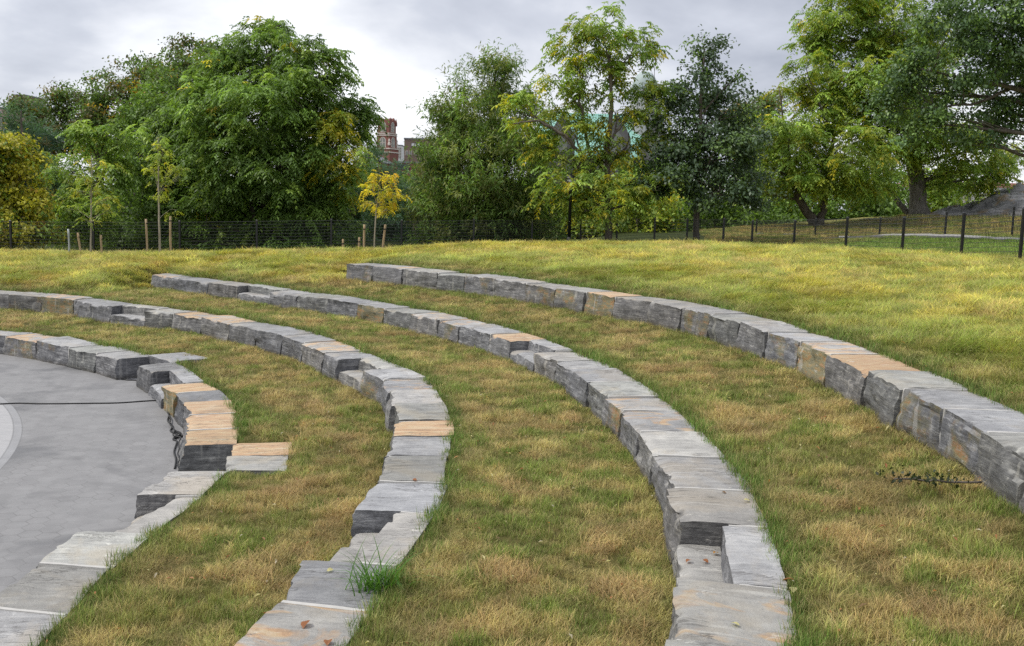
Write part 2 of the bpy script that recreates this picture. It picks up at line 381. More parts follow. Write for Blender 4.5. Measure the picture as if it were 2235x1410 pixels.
# crest of the lawn: photo silhouette pinned at real distances
CREST = []
for px, py, y in [(-500,560,33),(0,555,36),(350,548,38),(800,540,38),(1000,528,38),(1240,525,38),(1500,525,36),(1750,535,31.5),(2000,547,27.5),(2235,560,24.5),(2500,575,21)]:
    p = at(px, py, y); th, r = pol(p[0], p[1]); CREST.append((th, r, p[2]-.17))
CREST = np.array(sorted(CREST))
CP = np.array([(13,26,3.05),(16,30,3.15),(20,38,3.2),(21.5,41,3.3),(18.2,41,3.25),(14,48,2.9),(12.3,50,2.75),(17.3,55,3.2),(24.4,58,4.0),(30.5,58,4.4),(40,60,5.2),(35,45,3.9),(30,30,3.5),
 (10,41,2.5),(6,46,2.2),(8,62,2.6),(0,45,1.9),(0,60,1.5),(-10,44,1.5),(-20,50,1.2),(-30,60,1),(0,90,1),(30,90,3.8),(-40,90,.2),(60,90,4),(-24,40,1.3),
 (15,10,3.0),(20,-10,3),(0,-30,2.5),(-40,-20,1),(-60,20,.5),(-40,45,.8),(40,0,3.4),(0,200,0),(-150,150,-1),(150,150,2),(150,0,2),(0,-150,1),(-150,0,0)], float)
def field(x, y):
    x, y = np.asarray(x, float), np.asarray(y, float); s = 0; t = 0
    for a, b, c in CP:
        w_ = 1/(((x-a)**2+(y-b)**2)+4.0)**1.5; s = s+w_*c; t = t+w_
    return s/t
def knots(th):
    th = np.asarray(th, float)
    rc, zc = np.interp(th, CREST[:, 0], CREST[:, 1]), np.interp(th, CREST[:, 0], CREST[:, 2])
    R = [np.zeros_like(th)]; 
    for k in range(4):
        rf = rfront(k, th); R += [rf, rf+DEP-.05, rf+DEP-.02]
    R.append(np.maximum(rc, R[-1]+2.0)); return R, zc
def prof(r, Rk, Zk):
    z = np.full_like(r, 0.0)+Zk[0]
    for a in range(len(Rk)-1):
        t = np.clip((r-Rk[a])/np.maximum(Rk[a+1]-Rk[a], 1e-4), 0, 1)
        if a == len(Rk)-2: t = .55*t+.45*(1-(1-t)**2)
        z = np.where(r >= Rk[a], Zk[a]+(Zk[a+1]-Zk[a])*t, z)
    return z
def terrain(x, y):
    x, y = np.asarray(x, float), np.asarray(y, float)
    r = np.hypot(x-CX, y-CY); th = np.degrees(np.arctan2(y-CY, x-CX))
    R, zc = knots(th); g = -.04
    Z = [np.full_like(r, g)]
    for k in range(4): Z += [np.full_like(r, ZB[k]+(g if k == 0 else -.04))]*2+[np.full_like(r, ZT[k]-.02)]
    Z.append(zc)
    h4 = prof(r, R, Z)
    h3 = prof(r, R[:10]+[R[-1]], Z[:10]+[zc]); h2 = prof(r, R[:7]+[R[-1]], Z[:7]+[zc])
    w4 = 1-sstep(END[3]+.1, END[3]+3.0, th); w3 = 1-sstep(END[2]+.1, END[2]+3.0, th)
    h = h2+(h3-h2)*w3; h = h+(h4-h)*w4
    b = sstep(0, 5.5, r-R[-1]); f = field(x, y)
    h = np.where(r > R[-1], zc+(f-zc)*b, h)
    side = np.maximum(sstep(96, 130, th), sstep(-45, -75, th)); hs = np.where(r < 17, -.04, f)    # far outside the arcs
    h = h*(1-side)+hs*side
    far = sstep(150, 400, r); h = h*(1-far)
    for a_, b_, q0, q1 in STONES_MASK: h = np.where((th < a_+.3) & (th > b_-.3) & (r > q0) & (r < q1+.06), np.minimum(h, ZT[0]-.06), h)
    soft = sstep(17.3, 18.3, r)
    return h+soft*(.05*(fbm(x*.9, y*.9, 3.3, 3)-.5)+.05*sstep(27, 31, r)*(fbm(x*1.6, y*1.6, 9.1, 3)-.5))
def tz(x, y): return float(terrain(np.array([x]), np.array([y]))[0])

# one ground sheet, polar about the centre of the arcs, out to the horizon
def build_ground():
    ths = np.concatenate([np.arange(-180, -40, 5.0), np.arange(-40, 100, .5), np.arange(100, 180.01, 4.0)])
    cols = []
    R, zc = knots(ths)
    rr = [np.full_like(ths, .5)]
    sub = [3]+[9 if a % 3 == 0 else 1 for a in range(1, 13)]; 
    for a in range(len(R)-1):
        n = 4 if a == 0 else (2 if a % 3 == 1 else (1 if a % 3 == 2 else (14 if a == 12 else 8)))
        for i in range(1, n+1): rr.append(R[a]+(R[a+1]-R[a])*i/n)
    last = R[-1]; 
    for d in [.6, 1.2, 1.8, 2.5, 3.2, 4, 5, 6, 7.5, 9, 11, 13, 15, 17.5, 20, 23, 27, 32, 38, 46, 56, 70, 90, 120, 170, 240, 340, 500, 800, 1300, 2200]: rr.append(last+d)
    RR = np.array(rr); n, m = RR.shape
    TT = np.broadcast_to(ths, RR.shape)
    X, Y = xy(TT, RR); Z = terrain(X, Y)
    V = np.stack([X, Y, Z], -1).reshape(-1, 3)
    i, j = np.meshgrid(np.arange(n-1), np.arange(m-1), indexing='ij')
    F = np.stack([i*m+j, (i+1)*m+j, (i+1)*m+j+1, i*m+j+1], -1).reshape(-1, 4)
    x, y = V[:, 0], V[:, 1]; rr_ = np.hypot(x-CX, y-CY); thv = np.degrees(np.arctan2(y-CY, x-CX)); beyond = sstep(.5, 3, rr_-np.interp(thv, CREST[:, 0], CREST[:, 1]))
    hill = sstep(0, 3, x-(3.5+.125*y))*(y < 75); nz = fbm(x*.7, y*.7, 2.0, 4)[:, None]
    col = np.array([.075, .068, .022])*(1-beyond)[:, None]+(np.array([.035, .045, .014])*(1-hill)[:, None]+(np.array([.15, .20, .04])*nz+np.array([.26, .21, .08])*(1-nz))*hill[:, None])*beyond[:, None]
    o = mesh_np('ground', V, F, M_GROUND, smooth=False, col=col); tag(o, kind='structure')

# plaza disc
DX, DY, DISC_R = CX, CY, 12.66
M_PAVE = paving_material(DX, DY, DISC_R)
def build_plaza():
    ths = np.arange(-180, 180, 2.0); R = np.where((ths > -30) & (ths < 80), rfront(0, ths)+DEP-.07, 15.5)
    rs = [0, 3, 6, 9, 12, 14]
    V = []; m = len(ths)
    for r in rs[1:]:
        X, Y = xy(ths, np.full_like(ths, r)); V += [(a, b, 0) for a, b in zip(X, Y)]
    X, Y = xy(ths, R); V += [(a, b, 0) for a, b in zip(X, Y)]
    n = len(rs)
    F = [tuple(range(m))]
    for i in range(n-1): F += [(i*m+j, (i+1)*m+j, (i+1)*m+(j+1) % m, i*m+(j+1) % m) for j in range(m)]
    tag(mesh_np('plaza', V, F, M_PAVE), kind='structure')
build_plaza()

# ------------------------------------------------------------------ stones
STEPW = .40
def stone(name, P, zb, zt, seed, rough_front=.05, rough_end=.015, warm_top=0., warm_face=0., bright=.5, res=None, topvar=.012):
    """P = plan corners F0, F1, B1, B0 (front towards the plaza)."""
    P = np.array(P, float); c = P.mean(0); tx = (P[1]-P[0])+(P[2]-P[3]); tx /= np.linalg.norm(tx); ty = np.array([-tx[1], tx[0]])
    if np.dot(ty, (P[2]+P[3]-P[0]-P[1])) < 0: tx = -tx; ty = -ty
    dist = np.hypot(*c)
    if res is None: res = .033 if dist < 11 else (.048 if dist < 18 else .075)
    Lx = np.linalg.norm(P[1]-P[0]); Ly = np.linalg.norm(P[3]-P[0]); Lz = zt-zb+.12
    nx, ny, nz = [max(3, int(round(l/res))) for l in (Lx, Ly, Lz)]
    idx = {}; lat = []
    def vid(i, j, k):
        key = (i, j, k)
        if key not in idx: idx[key] = len(lat); lat.append(key)
        return idx[key]
    F = []
    for i in range(nx):
        for j in range(ny): F.append((vid(i, j, nz), vid(i+1, j, nz), vid(i+1, j+1, nz), vid(i, j+1, nz)))
        for k in range(nz):
            F.append((vid(i, 0, k), vid(i+1, 0, k), vid(i+1, 0, k+1), vid(i, 0, k+1)))
            F.append((vid(i+1, ny, k), vid(i, ny, k), vid(i, ny, k+1), vid(i+1, ny, k+1)))
    for j in range(ny):
        for k in range(nz):
            F.append((vid(0, j+1, k), vid(0, j, k), vid(0, j, k+1), vid(0, j+1, k+1)))
            F.append((vid(nx, j, k), vid(nx, j+1, k), vid(nx, j+1, k+1), vid(nx, j, k+1)))
    lat = np.array(lat, float); u, v, w_ = lat[:, 0]/nx, lat[:, 1]/ny, lat[:, 2]/nz
    L = np.stack([(P-c)@tx, (P-c)@ty], 1)
    p = (L[0]*((1-u)*(1-v))[:, None]+L[1]*(u*(1-v))[:, None]+L[2]*(u*v)[:, None]+L[3]*((1-u)*v)[:, None])
    rs = np.random.default_rng(seed); tilt = rs.normal(0, topvar, 3)
    z = -.12+w_*Lz
    sx, sy, sz = seed*3.17 % 97, seed*7.31 % 89, seed*1.93 % 83
    X, Y, Zz = p[:, 0]+sx, p[:, 1]+sy, z+sz
    wf = np.clip(1-v*Ly/.14, 0, 1)**1.5
    strata = vn(X*1.2, Y*1.2, Zz*13+2*vn(X*2, Y*2, Zz*2))-.5
    big = fbm(X*1.7, Y*1.7, Zz*2.6, 4)-.5
    amt = rough_front*(2.0*big+.8*strata+.5*(fbm(X*7, Y*7, Zz*11, 3)-.5))+.05*(1-w_)*(.3+rs.uniform(0, 1)*.9)
    chip = sstep(.45, .75, fbm(X*4, Y*4, 5.5+sz, 3))*sstep(.62, 1.0, w_)
    amt -= rough_front*.9*chip
    # stepped (cleft) breaks on the face
    amt += rough_front*.62*(np.floor(3*vn(X*1.6, 7.7, Zz*3.2))-1)
    p[:, 1] -= wf*amt
    we0 = np.clip(1-u*Lx/.10, 0, 1); we1 = np.clip(1-(1-u)*Lx/.10, 0, 1)
    en = rough_end*(2*(fbm(Y*2.2, X, Zz*5, 4)-.5)+(vn(Y, 3.3, Zz*15)-.5))
    p[:, 0] += (we0-we1)*en*.8
    wb = np.clip(1-(1-v)*Ly/.12, 0, 1); p[:, 1] += wb*.028*2*(fbm(X*2.2, Y, 4.4, 4)-.5)
    wt = sstep(.8, 1, w_)
    cleft = fbm(X*1.1, Y*2.4, 2.2+sz, 5)
    z += wt*(.02*(cleft-.5)+.012*np.floor(4*cleft)/4.0-.006 + tilt[0] + tilt[1]*(u-.5) + tilt[2]*(v-.5)*.6)
    z -= wt*(wf**1.2*(.010+.045*chip)) + wt*.008*np.maximum(we0, we1)**2
    o = mesh_np(name, np.stack([p[:, 0], p[:, 1], z], 1), F, M_STONE, smooth=False)
    o.location = (c[0], c[1], zb); o.rotation_euler = (0, 0, math.atan2(tx[1], tx[0]))
    o.color = (warm_top, warm_face, bright, 1)
    # fix winding outwards
    import bmesh
    bm = bmesh.new(); bm.from_mesh(o.data); bm.faces.ensure_lookup_table(); bmesh.ops.recalc_face_normals(bm, faces=bm.faces); bm.to_mesh(o.data); bm.free()
    o.data.polygons.foreach_set('use_smooth', np.ones(len(o.data.polygons), bool))
    try: o.data.set_sharp_from_angle(angle=math.radians(38))
    except Exception: pass
    return o
def mortar(par, P0, P1, zb, zt, seed, wd=.018):
    """joint at one end of a stone, from front P0 to back P1"""
    P0, P1 = np.array(P0), np.array(P1); d = P1-P0; Ln = np.linalg.norm(d); d = d/Ln; s = np.array([-d[1], d[0]])
    n = 14; ts = np.linspace(.045, Ln-.02, n); ww = wd*(.8+.7*vn(ts*5, seed*1.3, 0)); zz_ = zt+.004-.012*vn(ts*4, seed*2.1, 1)
    zl = np.linspace(zb-.05, zt-.03, 6)
    V = []; F = []
    fr = [(0.03*vn(z*6, seed, 2)+.02, z) for z in zl]
    prof_ = [(a, z, wd*.9) for a, z in fr]+[(t, z, w_) for t, z, w_ in zip(ts, zz_, ww)]
    for a, z, w_ in prof_:
        for q in (-1, 1):
            x = P0+d*a+s*q*w_; V.append((x[0], x[1], z))
    m = len(prof_)
    for a, z, w_ in prof_:
        x = P0+d*(a+.06 if a < ts[0]-1e-6 else a); zz2 = z if a < ts[0]-1e-6 else z-.06
        for q in (-1, 1):
            y_ = x+s*q*w_; V.append((y_[0], y_[1], zz2))
    for i in range(m-1):
        F.append((2*i, 2*i+1, 2*i+3, 2*i+2)); F.append((2*i, 2*i+2, 2*m+2*i+2, 2*m+2*i)); F.append((2*i+1, 2*m+2*i+1, 2*m+2*i+3, 2*i+3))
    o = mesh_np('mortar_joint', V, F, M_MORTAR); o.parent = par; o.matrix_parent_inverse = (Matrix.Translation(par.location) @ Matrix.Rotation(par.rotation_euler.z, 4, 'Z')).inverted()
    return o

ROWNAME = ['lowest row', 'second row up', 'third row up', 'top row']
GROUPS = ['stone blocks of the lowest seating row', 'stone blocks of the second seating row', 'stone blocks of the third seating row', 'stone blocks of the top seating row']
# looks per block: top code + face code. g grey, d dark grey, p pale grey, b buff, o orange, r rust ; face: g grey, d dark, p pale, o ochre, r rust, l lichen olive
LOOK = {0: 'bg bl pl gg gd | dd | or dg og og od | pg | pg gg pg'.replace('|', ' ').split(),
        1: 'gg gl bo gg  gg bg bp gg gg gp bg gp  pl bg pg gg og gg dg pg  dg bg gg'.split(),
        2: 'bg gg gg  gg gg gp gr gg bg bl gg og  pg gg gg pg bl bg pg gg gg  wg gg'.split(),
        3: 'gl bp pp gg gl gd gl gl oo gg gg gl gg gg pl br rg gd gl pl gg gg gg'.split()}
TOPW = {'g': (0.10, .5), 'd': (0.0, .22), 'p': (.12, .72), 'b': (.52, .62), 'o': (.78, .62), 'w': (.43, .54), 'r': (.72, .42)}
FACEW = {'g': .10, 'd': .0, 'p': .2, 'o': .62, 'r': .85, 'l': .52}
TOPN = {'g': 'grey', 'd': 'dark slate grey', 'p': 'pale grey', 'b': 'buff-topped', 'w': 'buff flecked', 'o': 'orange-topped', 'r': 'rust-topped'}
FACEN = {'g': '', 'd': '', 'p': '', 'o': ' with ochre face', 'r': ' with rust patched face', 'l': ' with olive face'}
ORD = ['first', 'second', 'third', 'fourth', 'fifth', 'sixth', 'seventh', 'eighth', 'ninth', 'tenth', 'eleventh', 'twelfth']
SITES = {0: ['left photo edge', 'far niche', 'far step notch', 'near niche', 'near step notch'],
         1: ['left photo edge', 'far step notch', 'middle step notch', 'nearest step notch'],
         2: ['far end', 'far step notch', 'middle step notch', 'nearest step notch'], 3: ['far end']}
def gap_pts(a, b, ra, rb, g):            # shorten by the joint width
    dth = math.degrees(g/((ra+rb)/2)); return a-dth, b+dth
def build_rows():
    for k in range(4):
        bi = 0; site = 0; cnt = 0; nstep = 0; nn = 0
        runs = []                        # count blocks in each run to label from the nearer anchor
        cur = 0
        for typ, i0, i1 in SEG[k]:
            if typ == 'blk': cur += 1
            elif typ != 'ext': runs.append(cur); cur = 0
        runs.append(cur)
        for typ, i0, i1 in SEG[k]:
            (t0, r0), (t1, r1) = PJ[k][i0], PJ[k][i1]
            a0, a1 = gap_pts(t0, t1, r0, r1, .012)
            sd_ = 100*k+i0*3+7
            def corner(th, r): return np.array(xy(th, r))
            tp = DEP+rng.uniform(-.03, .03)
            if typ == 'blk':
                lk = LOOK[k][bi] if bi < len(LOOK[k]) else 'gg'; bi += 1; cnt += 1
                (wt_, br) = TOPW[lk[0]]; wf_ = FACEW[lk[1]]
                jt = rng.uniform(-.025, .025, 2)
                P = [corner(a0, r0+jt[0]), corner(a1, r1+jt[1]), corner(a1, r1+tp), corner(a0, r0+tp)]
                o = stone('stone_block', P, ZB[k], ZT[k], sd_, warm_top=wt_+rng.uniform(-.04, .04), warm_face=wf_, bright=br+rng.uniform(-.14, .14), rough_front=.046)
                nxt = next((q[0] for q in SEG[k] if q[1] == i1), None)
                if nxt == 'blk': mortar(o, corner(t1, r1), corner(t1, r1+DEP), ZB[k], ZT[k], sd_)
                elif nxt == 'step': mortar(o, corner(t1, r1+STEPW+.02), corner(t1, r1+DEP), ZB[k], ZT[k], sd_)
                n_run = runs[site]; from_start = cnt; 
                adj = TOPN[lk[0]]; fc = FACEN[lk[1]]
                if k == 3 and cnt > 11:
                    q = n_run-cnt; lab = f"{adj} block{fc}, {ORD[q]} from the right photo edge in the top row"
                elif site < len(runs)-1 and cnt > (n_run+1)//2:
                    q = n_run-cnt; lab = f"{adj} block{fc}, {ORD[q]} before the {SITES[k][site+1]} of {ROWNAME[k]}"
                else:
                    prep = 'from' if site == 0 else 'past'
                    lab = f"{adj} block{fc}, {ORD[cnt-1]} {prep} the {SITES[k][site]} of {ROWNAME[k]}"
                tag(o, lab, 'stone block', GROUPS[k])
            elif typ == 'ext':           # two more blocks just outside the frame
                P = [corner(a0, r0), corner(a1, r1), corner(a1, r1+tp), corner(a0, r0+tp)]
                o = stone('stone_block', P, ZB[k], ZT[k], sd_, warm_top=.1, rough_front=.06); cnt += 1
                tag(o, f'grey block, {ORD[cnt-24+1]} one outside the right photo edge in the top row', 'stone block', GROUPS[k])
            elif typ == 'step':
                site += 1; cnt = 0; nm = SITES[k][site]
                zs = ZB[k]+.47*(ZT[k]-ZB[k])
                P = [corner(a0, r0), corner(a1, r1), corner(a1, r1+STEPW), corner(a0, r0+STEPW)]
                o = stone('step_stone', P, ZB[k], zs, sd_+1, rough_front=.03, bright=.55, warm_top=.05, topvar=.004)
                tag(o, f"low grey tread slab set down inside the {nm} of the {ROWNAME[k]}", 'step stone', 'low tread slabs in the step notches')
                P = [corner(a0, r0+STEPW+.01), corner(a1, r1+STEPW+.01), corner(a1, r1+tp), corner(a0, r0+tp)]
                o = stone('back_stone', P, ZB[k], ZT[k], sd_+2, rough_front=.015, bright=.68, warm_top=.05)
                mortar(o, corner(t1, r1+STEPW+.01), corner(t1, r1+DEP), ZB[k], ZT[k], sd_)
                tag(o, f"narrow pale stone closing the back of the {nm}, {ROWNAME[k]}", 'back stone', 'narrow stones behind the step treads')
            else:
                site += 1; cnt = 0; nn += 1; nm = SITES[k][site]
                mid = (t0+t1)/2; ext = .25
                for q, (x0, x1) in enumerate([(t0+ext, mid), (mid, t1-ext)]):
                    warm = [(.05, .5), (.35, .5)] if nn == 1 else [(.80, .62), (.0, .62)]
                    b0, b1 = gap_pts(x0, x1, r0, r1, .008)
                    P = [corner(b0, r0+DEP-.08), corner(b1, r1+DEP-.08), corner(b1, r1+DEP+.78), corner(b0, r0+DEP+.78)]
                    o = stone('niche_slab', P, 0.0, ZT[0]+.03, sd_+q, rough_front=.02, warm_top=warm[q][0], bright=warm[q][1])
                    look = [['grey', 'pinkish'], ['orange', 'smooth blue-grey']][nn-1][q]
                    tag(o, f"{look} flat slab laid in the grass behind the {nm} of the lowest row", 'slab', 'flat slabs behind the niches')
                STONES_MASK.append((t0+.4, t1-.4, r0+DEP-.1, r0+DEP+.76))
build_rows()
build_ground()

# ------------------------------------------------------------------ fences, posts, path, rocks, lamp
def ground_at(px, y):                    # plan point at pixel column px, forward distance y, standing on the ground
    p = at(px, 500, y)
    for _ in range(4):
        z = tz(p[0], p[1]); py = 705+FPX*0  # iterate the row so that the column stays px
        d = p-np.array([0, 0, ZC]); d[2] = z-ZC
        yy = PXH/2-FPX*(d@CU)/(d@_fw); p = at(px, yy, y)
    return np.array([p[0], p[1], tz(p[0], p[1])])
def fence(name, posts, label, sag=0.0, horiz=.13, vert=.055, rpost=.035):
    """posts: (px, forward distance, photo row of the top)"""
    root = None; prev = None
    for px, y, ptop in posts:
        g = ground_at(px, y); tp = at(px, ptop, y)[2]
        if root is None: root = empty(name, (g[0], g[1], g[2])); inv = Matrix.Translation(-root.location)
        m = MB(); m.box(-rpost, rpost, -rpost, rpost, -.15, tp-g[2]); m.prism([(-rpost*1.25, -rpost*1.25), (rpost*1.25, -rpost*1.25), (rpost*1.25, rpost*1.25), (-rpost*1.25, rpost*1.25)], tp-g[2], tp-g[2]+.035, .4)
        o = m.build('post', M_FENCE, root, loc=Vector(g)-root.location)
        if prev is not None:
            a, ta = prev; b, tb = g, tp
            w_ = MB(); L = np.hypot(b[0]-a[0], b[1]-a[1]); n = max(2, int(L/vert)); tv = np.array([b[0]-a[0], b[1]-a[1]])/L; nv = np.array([-tv[1], tv[0]])
            def wire(p, q, h):
                dz = np.array([0, 0, h]); s_ = np.array([tv[0]*h, tv[1]*h, 0])
                d = (q-p)/np.linalg.norm(q-p); u = np.cross(d, [nv[0], nv[1], 0]); u = u/np.linalg.norm(u)*h; v_ = np.array([nv[0], nv[1], 0])*h
                w_.add([p+u, p-u*.5+v_*.87, p-u*.5-v_*.87, q+u, q-u*.5+v_*.87, q-u*.5-v_*.87], [(0, 1, 4, 3), (1, 2, 5, 4), (2, 0, 3, 5)])
            for i in range(1, n):
                t = i/n; x = a[:2]+(b[:2]-a[:2])*t; z0 = tz(x[0], x[1]); z1 = ta+(tb-ta)*t-.04
                wire(np.array([x[0], x[1], z0]), np.array([x[0], x[1], z1]), .0042)
            hgt = min(ta-a[2], tb-b[2])-.06; nh = max(3, int(hgt/horiz))
            for i in range(nh+1):
                t = i/nh; pa = np.array([a[0], a[1], ta-.04-hgt*t]); pb = np.array([b[0], b[1], tb-.04-hgt*t])
                wire(pa, pb, .0065)
            w_.build('wire_panel', M_FENCE, root, loc=-root.location)
        prev = (g, tp)
    tag(root, label, 'fence', None)
    return root
fence('wire_fence', [(-110,39.5,476),(25,40,482),(205,40.5,483),(393,41,483),(561,41.5,481),(723,42,479),(876,43,481),(1033,44,479),(1160,45,480),(1266,45,479),(1345,44,481),(1427,43.5,476),(1498,42.7,478),(1577,39.7,477)],
      'long low black wire fence along the far lawn crest below the trees')
fence('wire_fence', [(1577.5,39.6,477),(1640,37.5,482),(1732,34.8,482),(1845,31.9,475),(1968,29.3,475),(2097,26.9,465),(2225,25,455),(2400,23,441)],
      'nearer black wire fence running along the right edge of the lawn', vert=.05)
fence('wire_fence', [(1650,52,480),(1779,48,477),(1919,44,475),(2062,41,463),(2208,41,452),(2370,41,436)],
      'farther black wire fence behind the pale path on the right slope', vert=.05)

def stake(px, ptop, y, label, name='tree_stake', mat=None, r=.045, lean=0, group='wooden stakes beside the young trees', cat='stake'):
    g = ground_at(px, y); h = at(px, ptop, y)[2]-g[2]
    m = MB(); n = 7; zs = np.linspace(-.15, h, n); m.tube([(lean*(1-z/h)+.01*math.sin(3*z+px), .01*math.cos(2*z+px), z) for z in zs], [r*(1+.08*math.sin(9*z+px)) for z in zs], 8)
    o = m.build(name, mat or M_STAKE, smooth=True, loc=Vector(g)); tag(o, label, cat, group)
    if mat is None:
        b = MB(); b.lathe([(r*1.18, h-.20), (r*1.18, h-.16)], 10, (lean*.12, 0)); b.build('tie_band', M_FENCE, o)
    return o
YS = 38.8
stake(172, 508, YS, 'short leaning wooden stake left of the leftmost staked sapling', lean=.09)
stake(222, 513, YS, 'short wooden stake right of the leftmost staked sapling')
stake(321, 478, YS, 'tall wooden stake on the left of the taller green sapling')
stake(373, 472, YS, 'tallest wooden stake on the right of the taller green sapling')
stake(795, 490, YS, 'wooden stake on the left of the yellow sapling')
stake(840, 490, YS, 'leaning wooden stake on the right of the yellow sapling', lean=-.08)
stake(748, 522, 39.6, 'short far stake well left of the yellow sapling')
stake(784, 518, 39.6, 'short far stake just left of the yellow sapling stakes')
stake(151, 500, YS, 'pale grey metal post left of the leftmost sapling', 'metal_post', M_METAL, .04, 0, None, 'post')

def lamp_post():
    g = ground_at(1241, 42.6); H = at(1243, 380, 42.6)[2]-g[2]
    root = empty('lamp_post', Vector(g)); tag(root, 'tall black cast iron lamp post half hidden by the yellow green tree', 'lamp post')
    m = MB(); m.lathe([(.20,-.2),(.20,.10),(.16,.14),(.16,.42),(.12,.50),(.10,.60),(.075,.66)], 12); m.build('base', M_FENCE, root)
    m = MB(); m.lathe([(.072,.6),(.06,H-.75),(.09,H-.72),(.09,H-.68),(.06,H-.64)], 12); m.build('pole', M_FENCE, root, True)
    m = MB(); m.lathe([(.07,H-.64),(.17,H-.50),(.20,H-.22)], 10); m.build('lamp_shade', simple('lamp_glass', (.55,.56,.55), .25, .1), root)
    m = MB(); m.lathe([(.22,H-.22),(.22,H-.17),(.12,H-.05),(.03,H),(.02,H+.10)], 10); m.build('cap', M_FENCE, root)
lamp_post()

def path():
    pts = [ground_at(px, y) for px, y in [(2480,36.5),(2300,37.3),(2200,38.2),(2100,39.4),(1990,41),(1900,43),(1810,46)]]
    global PATH
    P = np.array(pts)[:, :2]; PATH = P; ts = np.linspace(0, len(P)-1, 50); X = np.interp(ts, range(len(P)), P[:, 0]); Y = np.interp(ts, range(len(P)), P[:, 1])
    T = np.gradient(np.stack([X, Y], 1), axis=0); T /= np.linalg.norm(T, axis=1, keepdims=True); N = np.stack([-T[:, 1], T[:, 0]], 1)
    def strip(name, o0, o1, dz, mat, kind):
        V, F = [], []
        for i in range(50):
            for o_ in (o0, o1):
                x, y = X[i]+N[i, 0]*o_, Y[i]+N[i, 1]*o_; V.append((x, y, tz(X[i], Y[i])+dz))
            for o_ in (o1, o0):
                x, y = X[i]+N[i, 0]*o_, Y[i]+N[i, 1]*o_; V.append((x, y, tz(X[i], Y[i])-.3))
        for i in range(49):
            for q in range(4): F.append((4*i+q, 4*i+(q+1) % 4, 4*i+4+(q+1) % 4, 4*i+4+q))
        tag(mesh_np(name, V, F, mat), kind='structure')
    s = 1 if N[0, 1]*1 > 0 else -1
    strip('path', -.5, .5, .05, simple('asphalt', (.15,.15,.16), .9, .2, 8, bump=.01), 1)
    for sgn, nm in ((s, 'kerb'),):
        a, b = sorted((sgn*.5, sgn*.64)); strip(nm, a, b, .12, simple('kerb_concrete', (.50,.49,.47), .9, .15, 5), 1)
path()

def rock_mat():
    t = NT('outcrop_rock'); o = t.obj(); n1 = t.noise(o, 1.0, 8, .65, sc3=(.9, 1, 2.5), dist=.8); n2 = t.noise(o, .8, 6, .6, off=(5, 2, 1))
    c = t.ramp(n1, (.3, (.07, .07, .073)), (.5, (.17, .167, .168)), (.7, (.33, .32, .31)))
    c = t.mix(t.ramp(n2, (.57, 0.0), (.66, .7)), c, (.20, .13, .06))
    return t.done(t.bsdf(c, .85, t.bump(n1, .9, .12), .3))
M_ROCK = rock_mat()
def outcrop(profile, y, depth, label, seed):
    """profile: silhouette (px, py) at distance y; a real mound that runs back and forward from there"""
    P = np.array([at(px, py, y) for px, py in profile]); ns, nt = 170, 60
    s = np.linspace(0, len(P)-1, ns); X = np.interp(s, range(len(P)), P[:, 0]); Zt = np.interp(s, range(len(P)), P[:, 2])
    V = []
    for j in range(nt):
        t = -1+2*j/(nt-1)
        yy = y+t*depth+(.5*np.sin(s*1.3+seed))
        base = terrain(X, yy)-.35
        hprof = (1-abs(t)**2.2) if t > 0 else (1-abs(t)**1.25)
        rough = .9*(fbm(X*.8+seed, yy*.8, 2.0, 5)-.5)-.7*np.abs(fbm(X*.55+seed*2, yy*1.1, 7.0, 4)-.5)*2+.0+.45*(np.floor(4*fbm(X*.35, yy*.9+seed, 5.0, 3))/4-.5)
        z = base+np.maximum(Zt-base, 0)*hprof+rough*min(1, 2.2*(1-abs(t)))*sstep(0, .08, s/(len(P)-1))*sstep(0, .08, 1-s/(len(P)-1))
        V.append(np.stack([X, yy, z], 1))
    V = np.concatenate(V); i, j = np.meshgrid(np.arange(nt-1), np.arange(ns-1), indexing='ij')
    F = np.stack([i*ns+j, i*ns+j+1, (i+1)*ns+j+1, (i+1)*ns+j], -1).reshape(-1, 4)
    c = V.mean(0); o = mesh_np('rock_outcrop', V-c, F, M_ROCK, loc=Vector(c)); tag(o, label, 'rock')
outcrop([(1930,482),(1980,474),(2030,463),(2080,456),(2120,443),(2150,430),(2170,419),(2200,408),(2235,402),(2290,396),(2370,394),(2460,405),(2560,430)], 58, 5.0, 'long dark bedrock outcrop rising at the right behind the fences', 3.0)
outcrop([(1640,522),(1665,512),(1700,503),(1730,501),(1755,505),(1785,511),(1815,520)], 50, 1.3, 'small low grey rock in the grass behind the fence', 8.0)

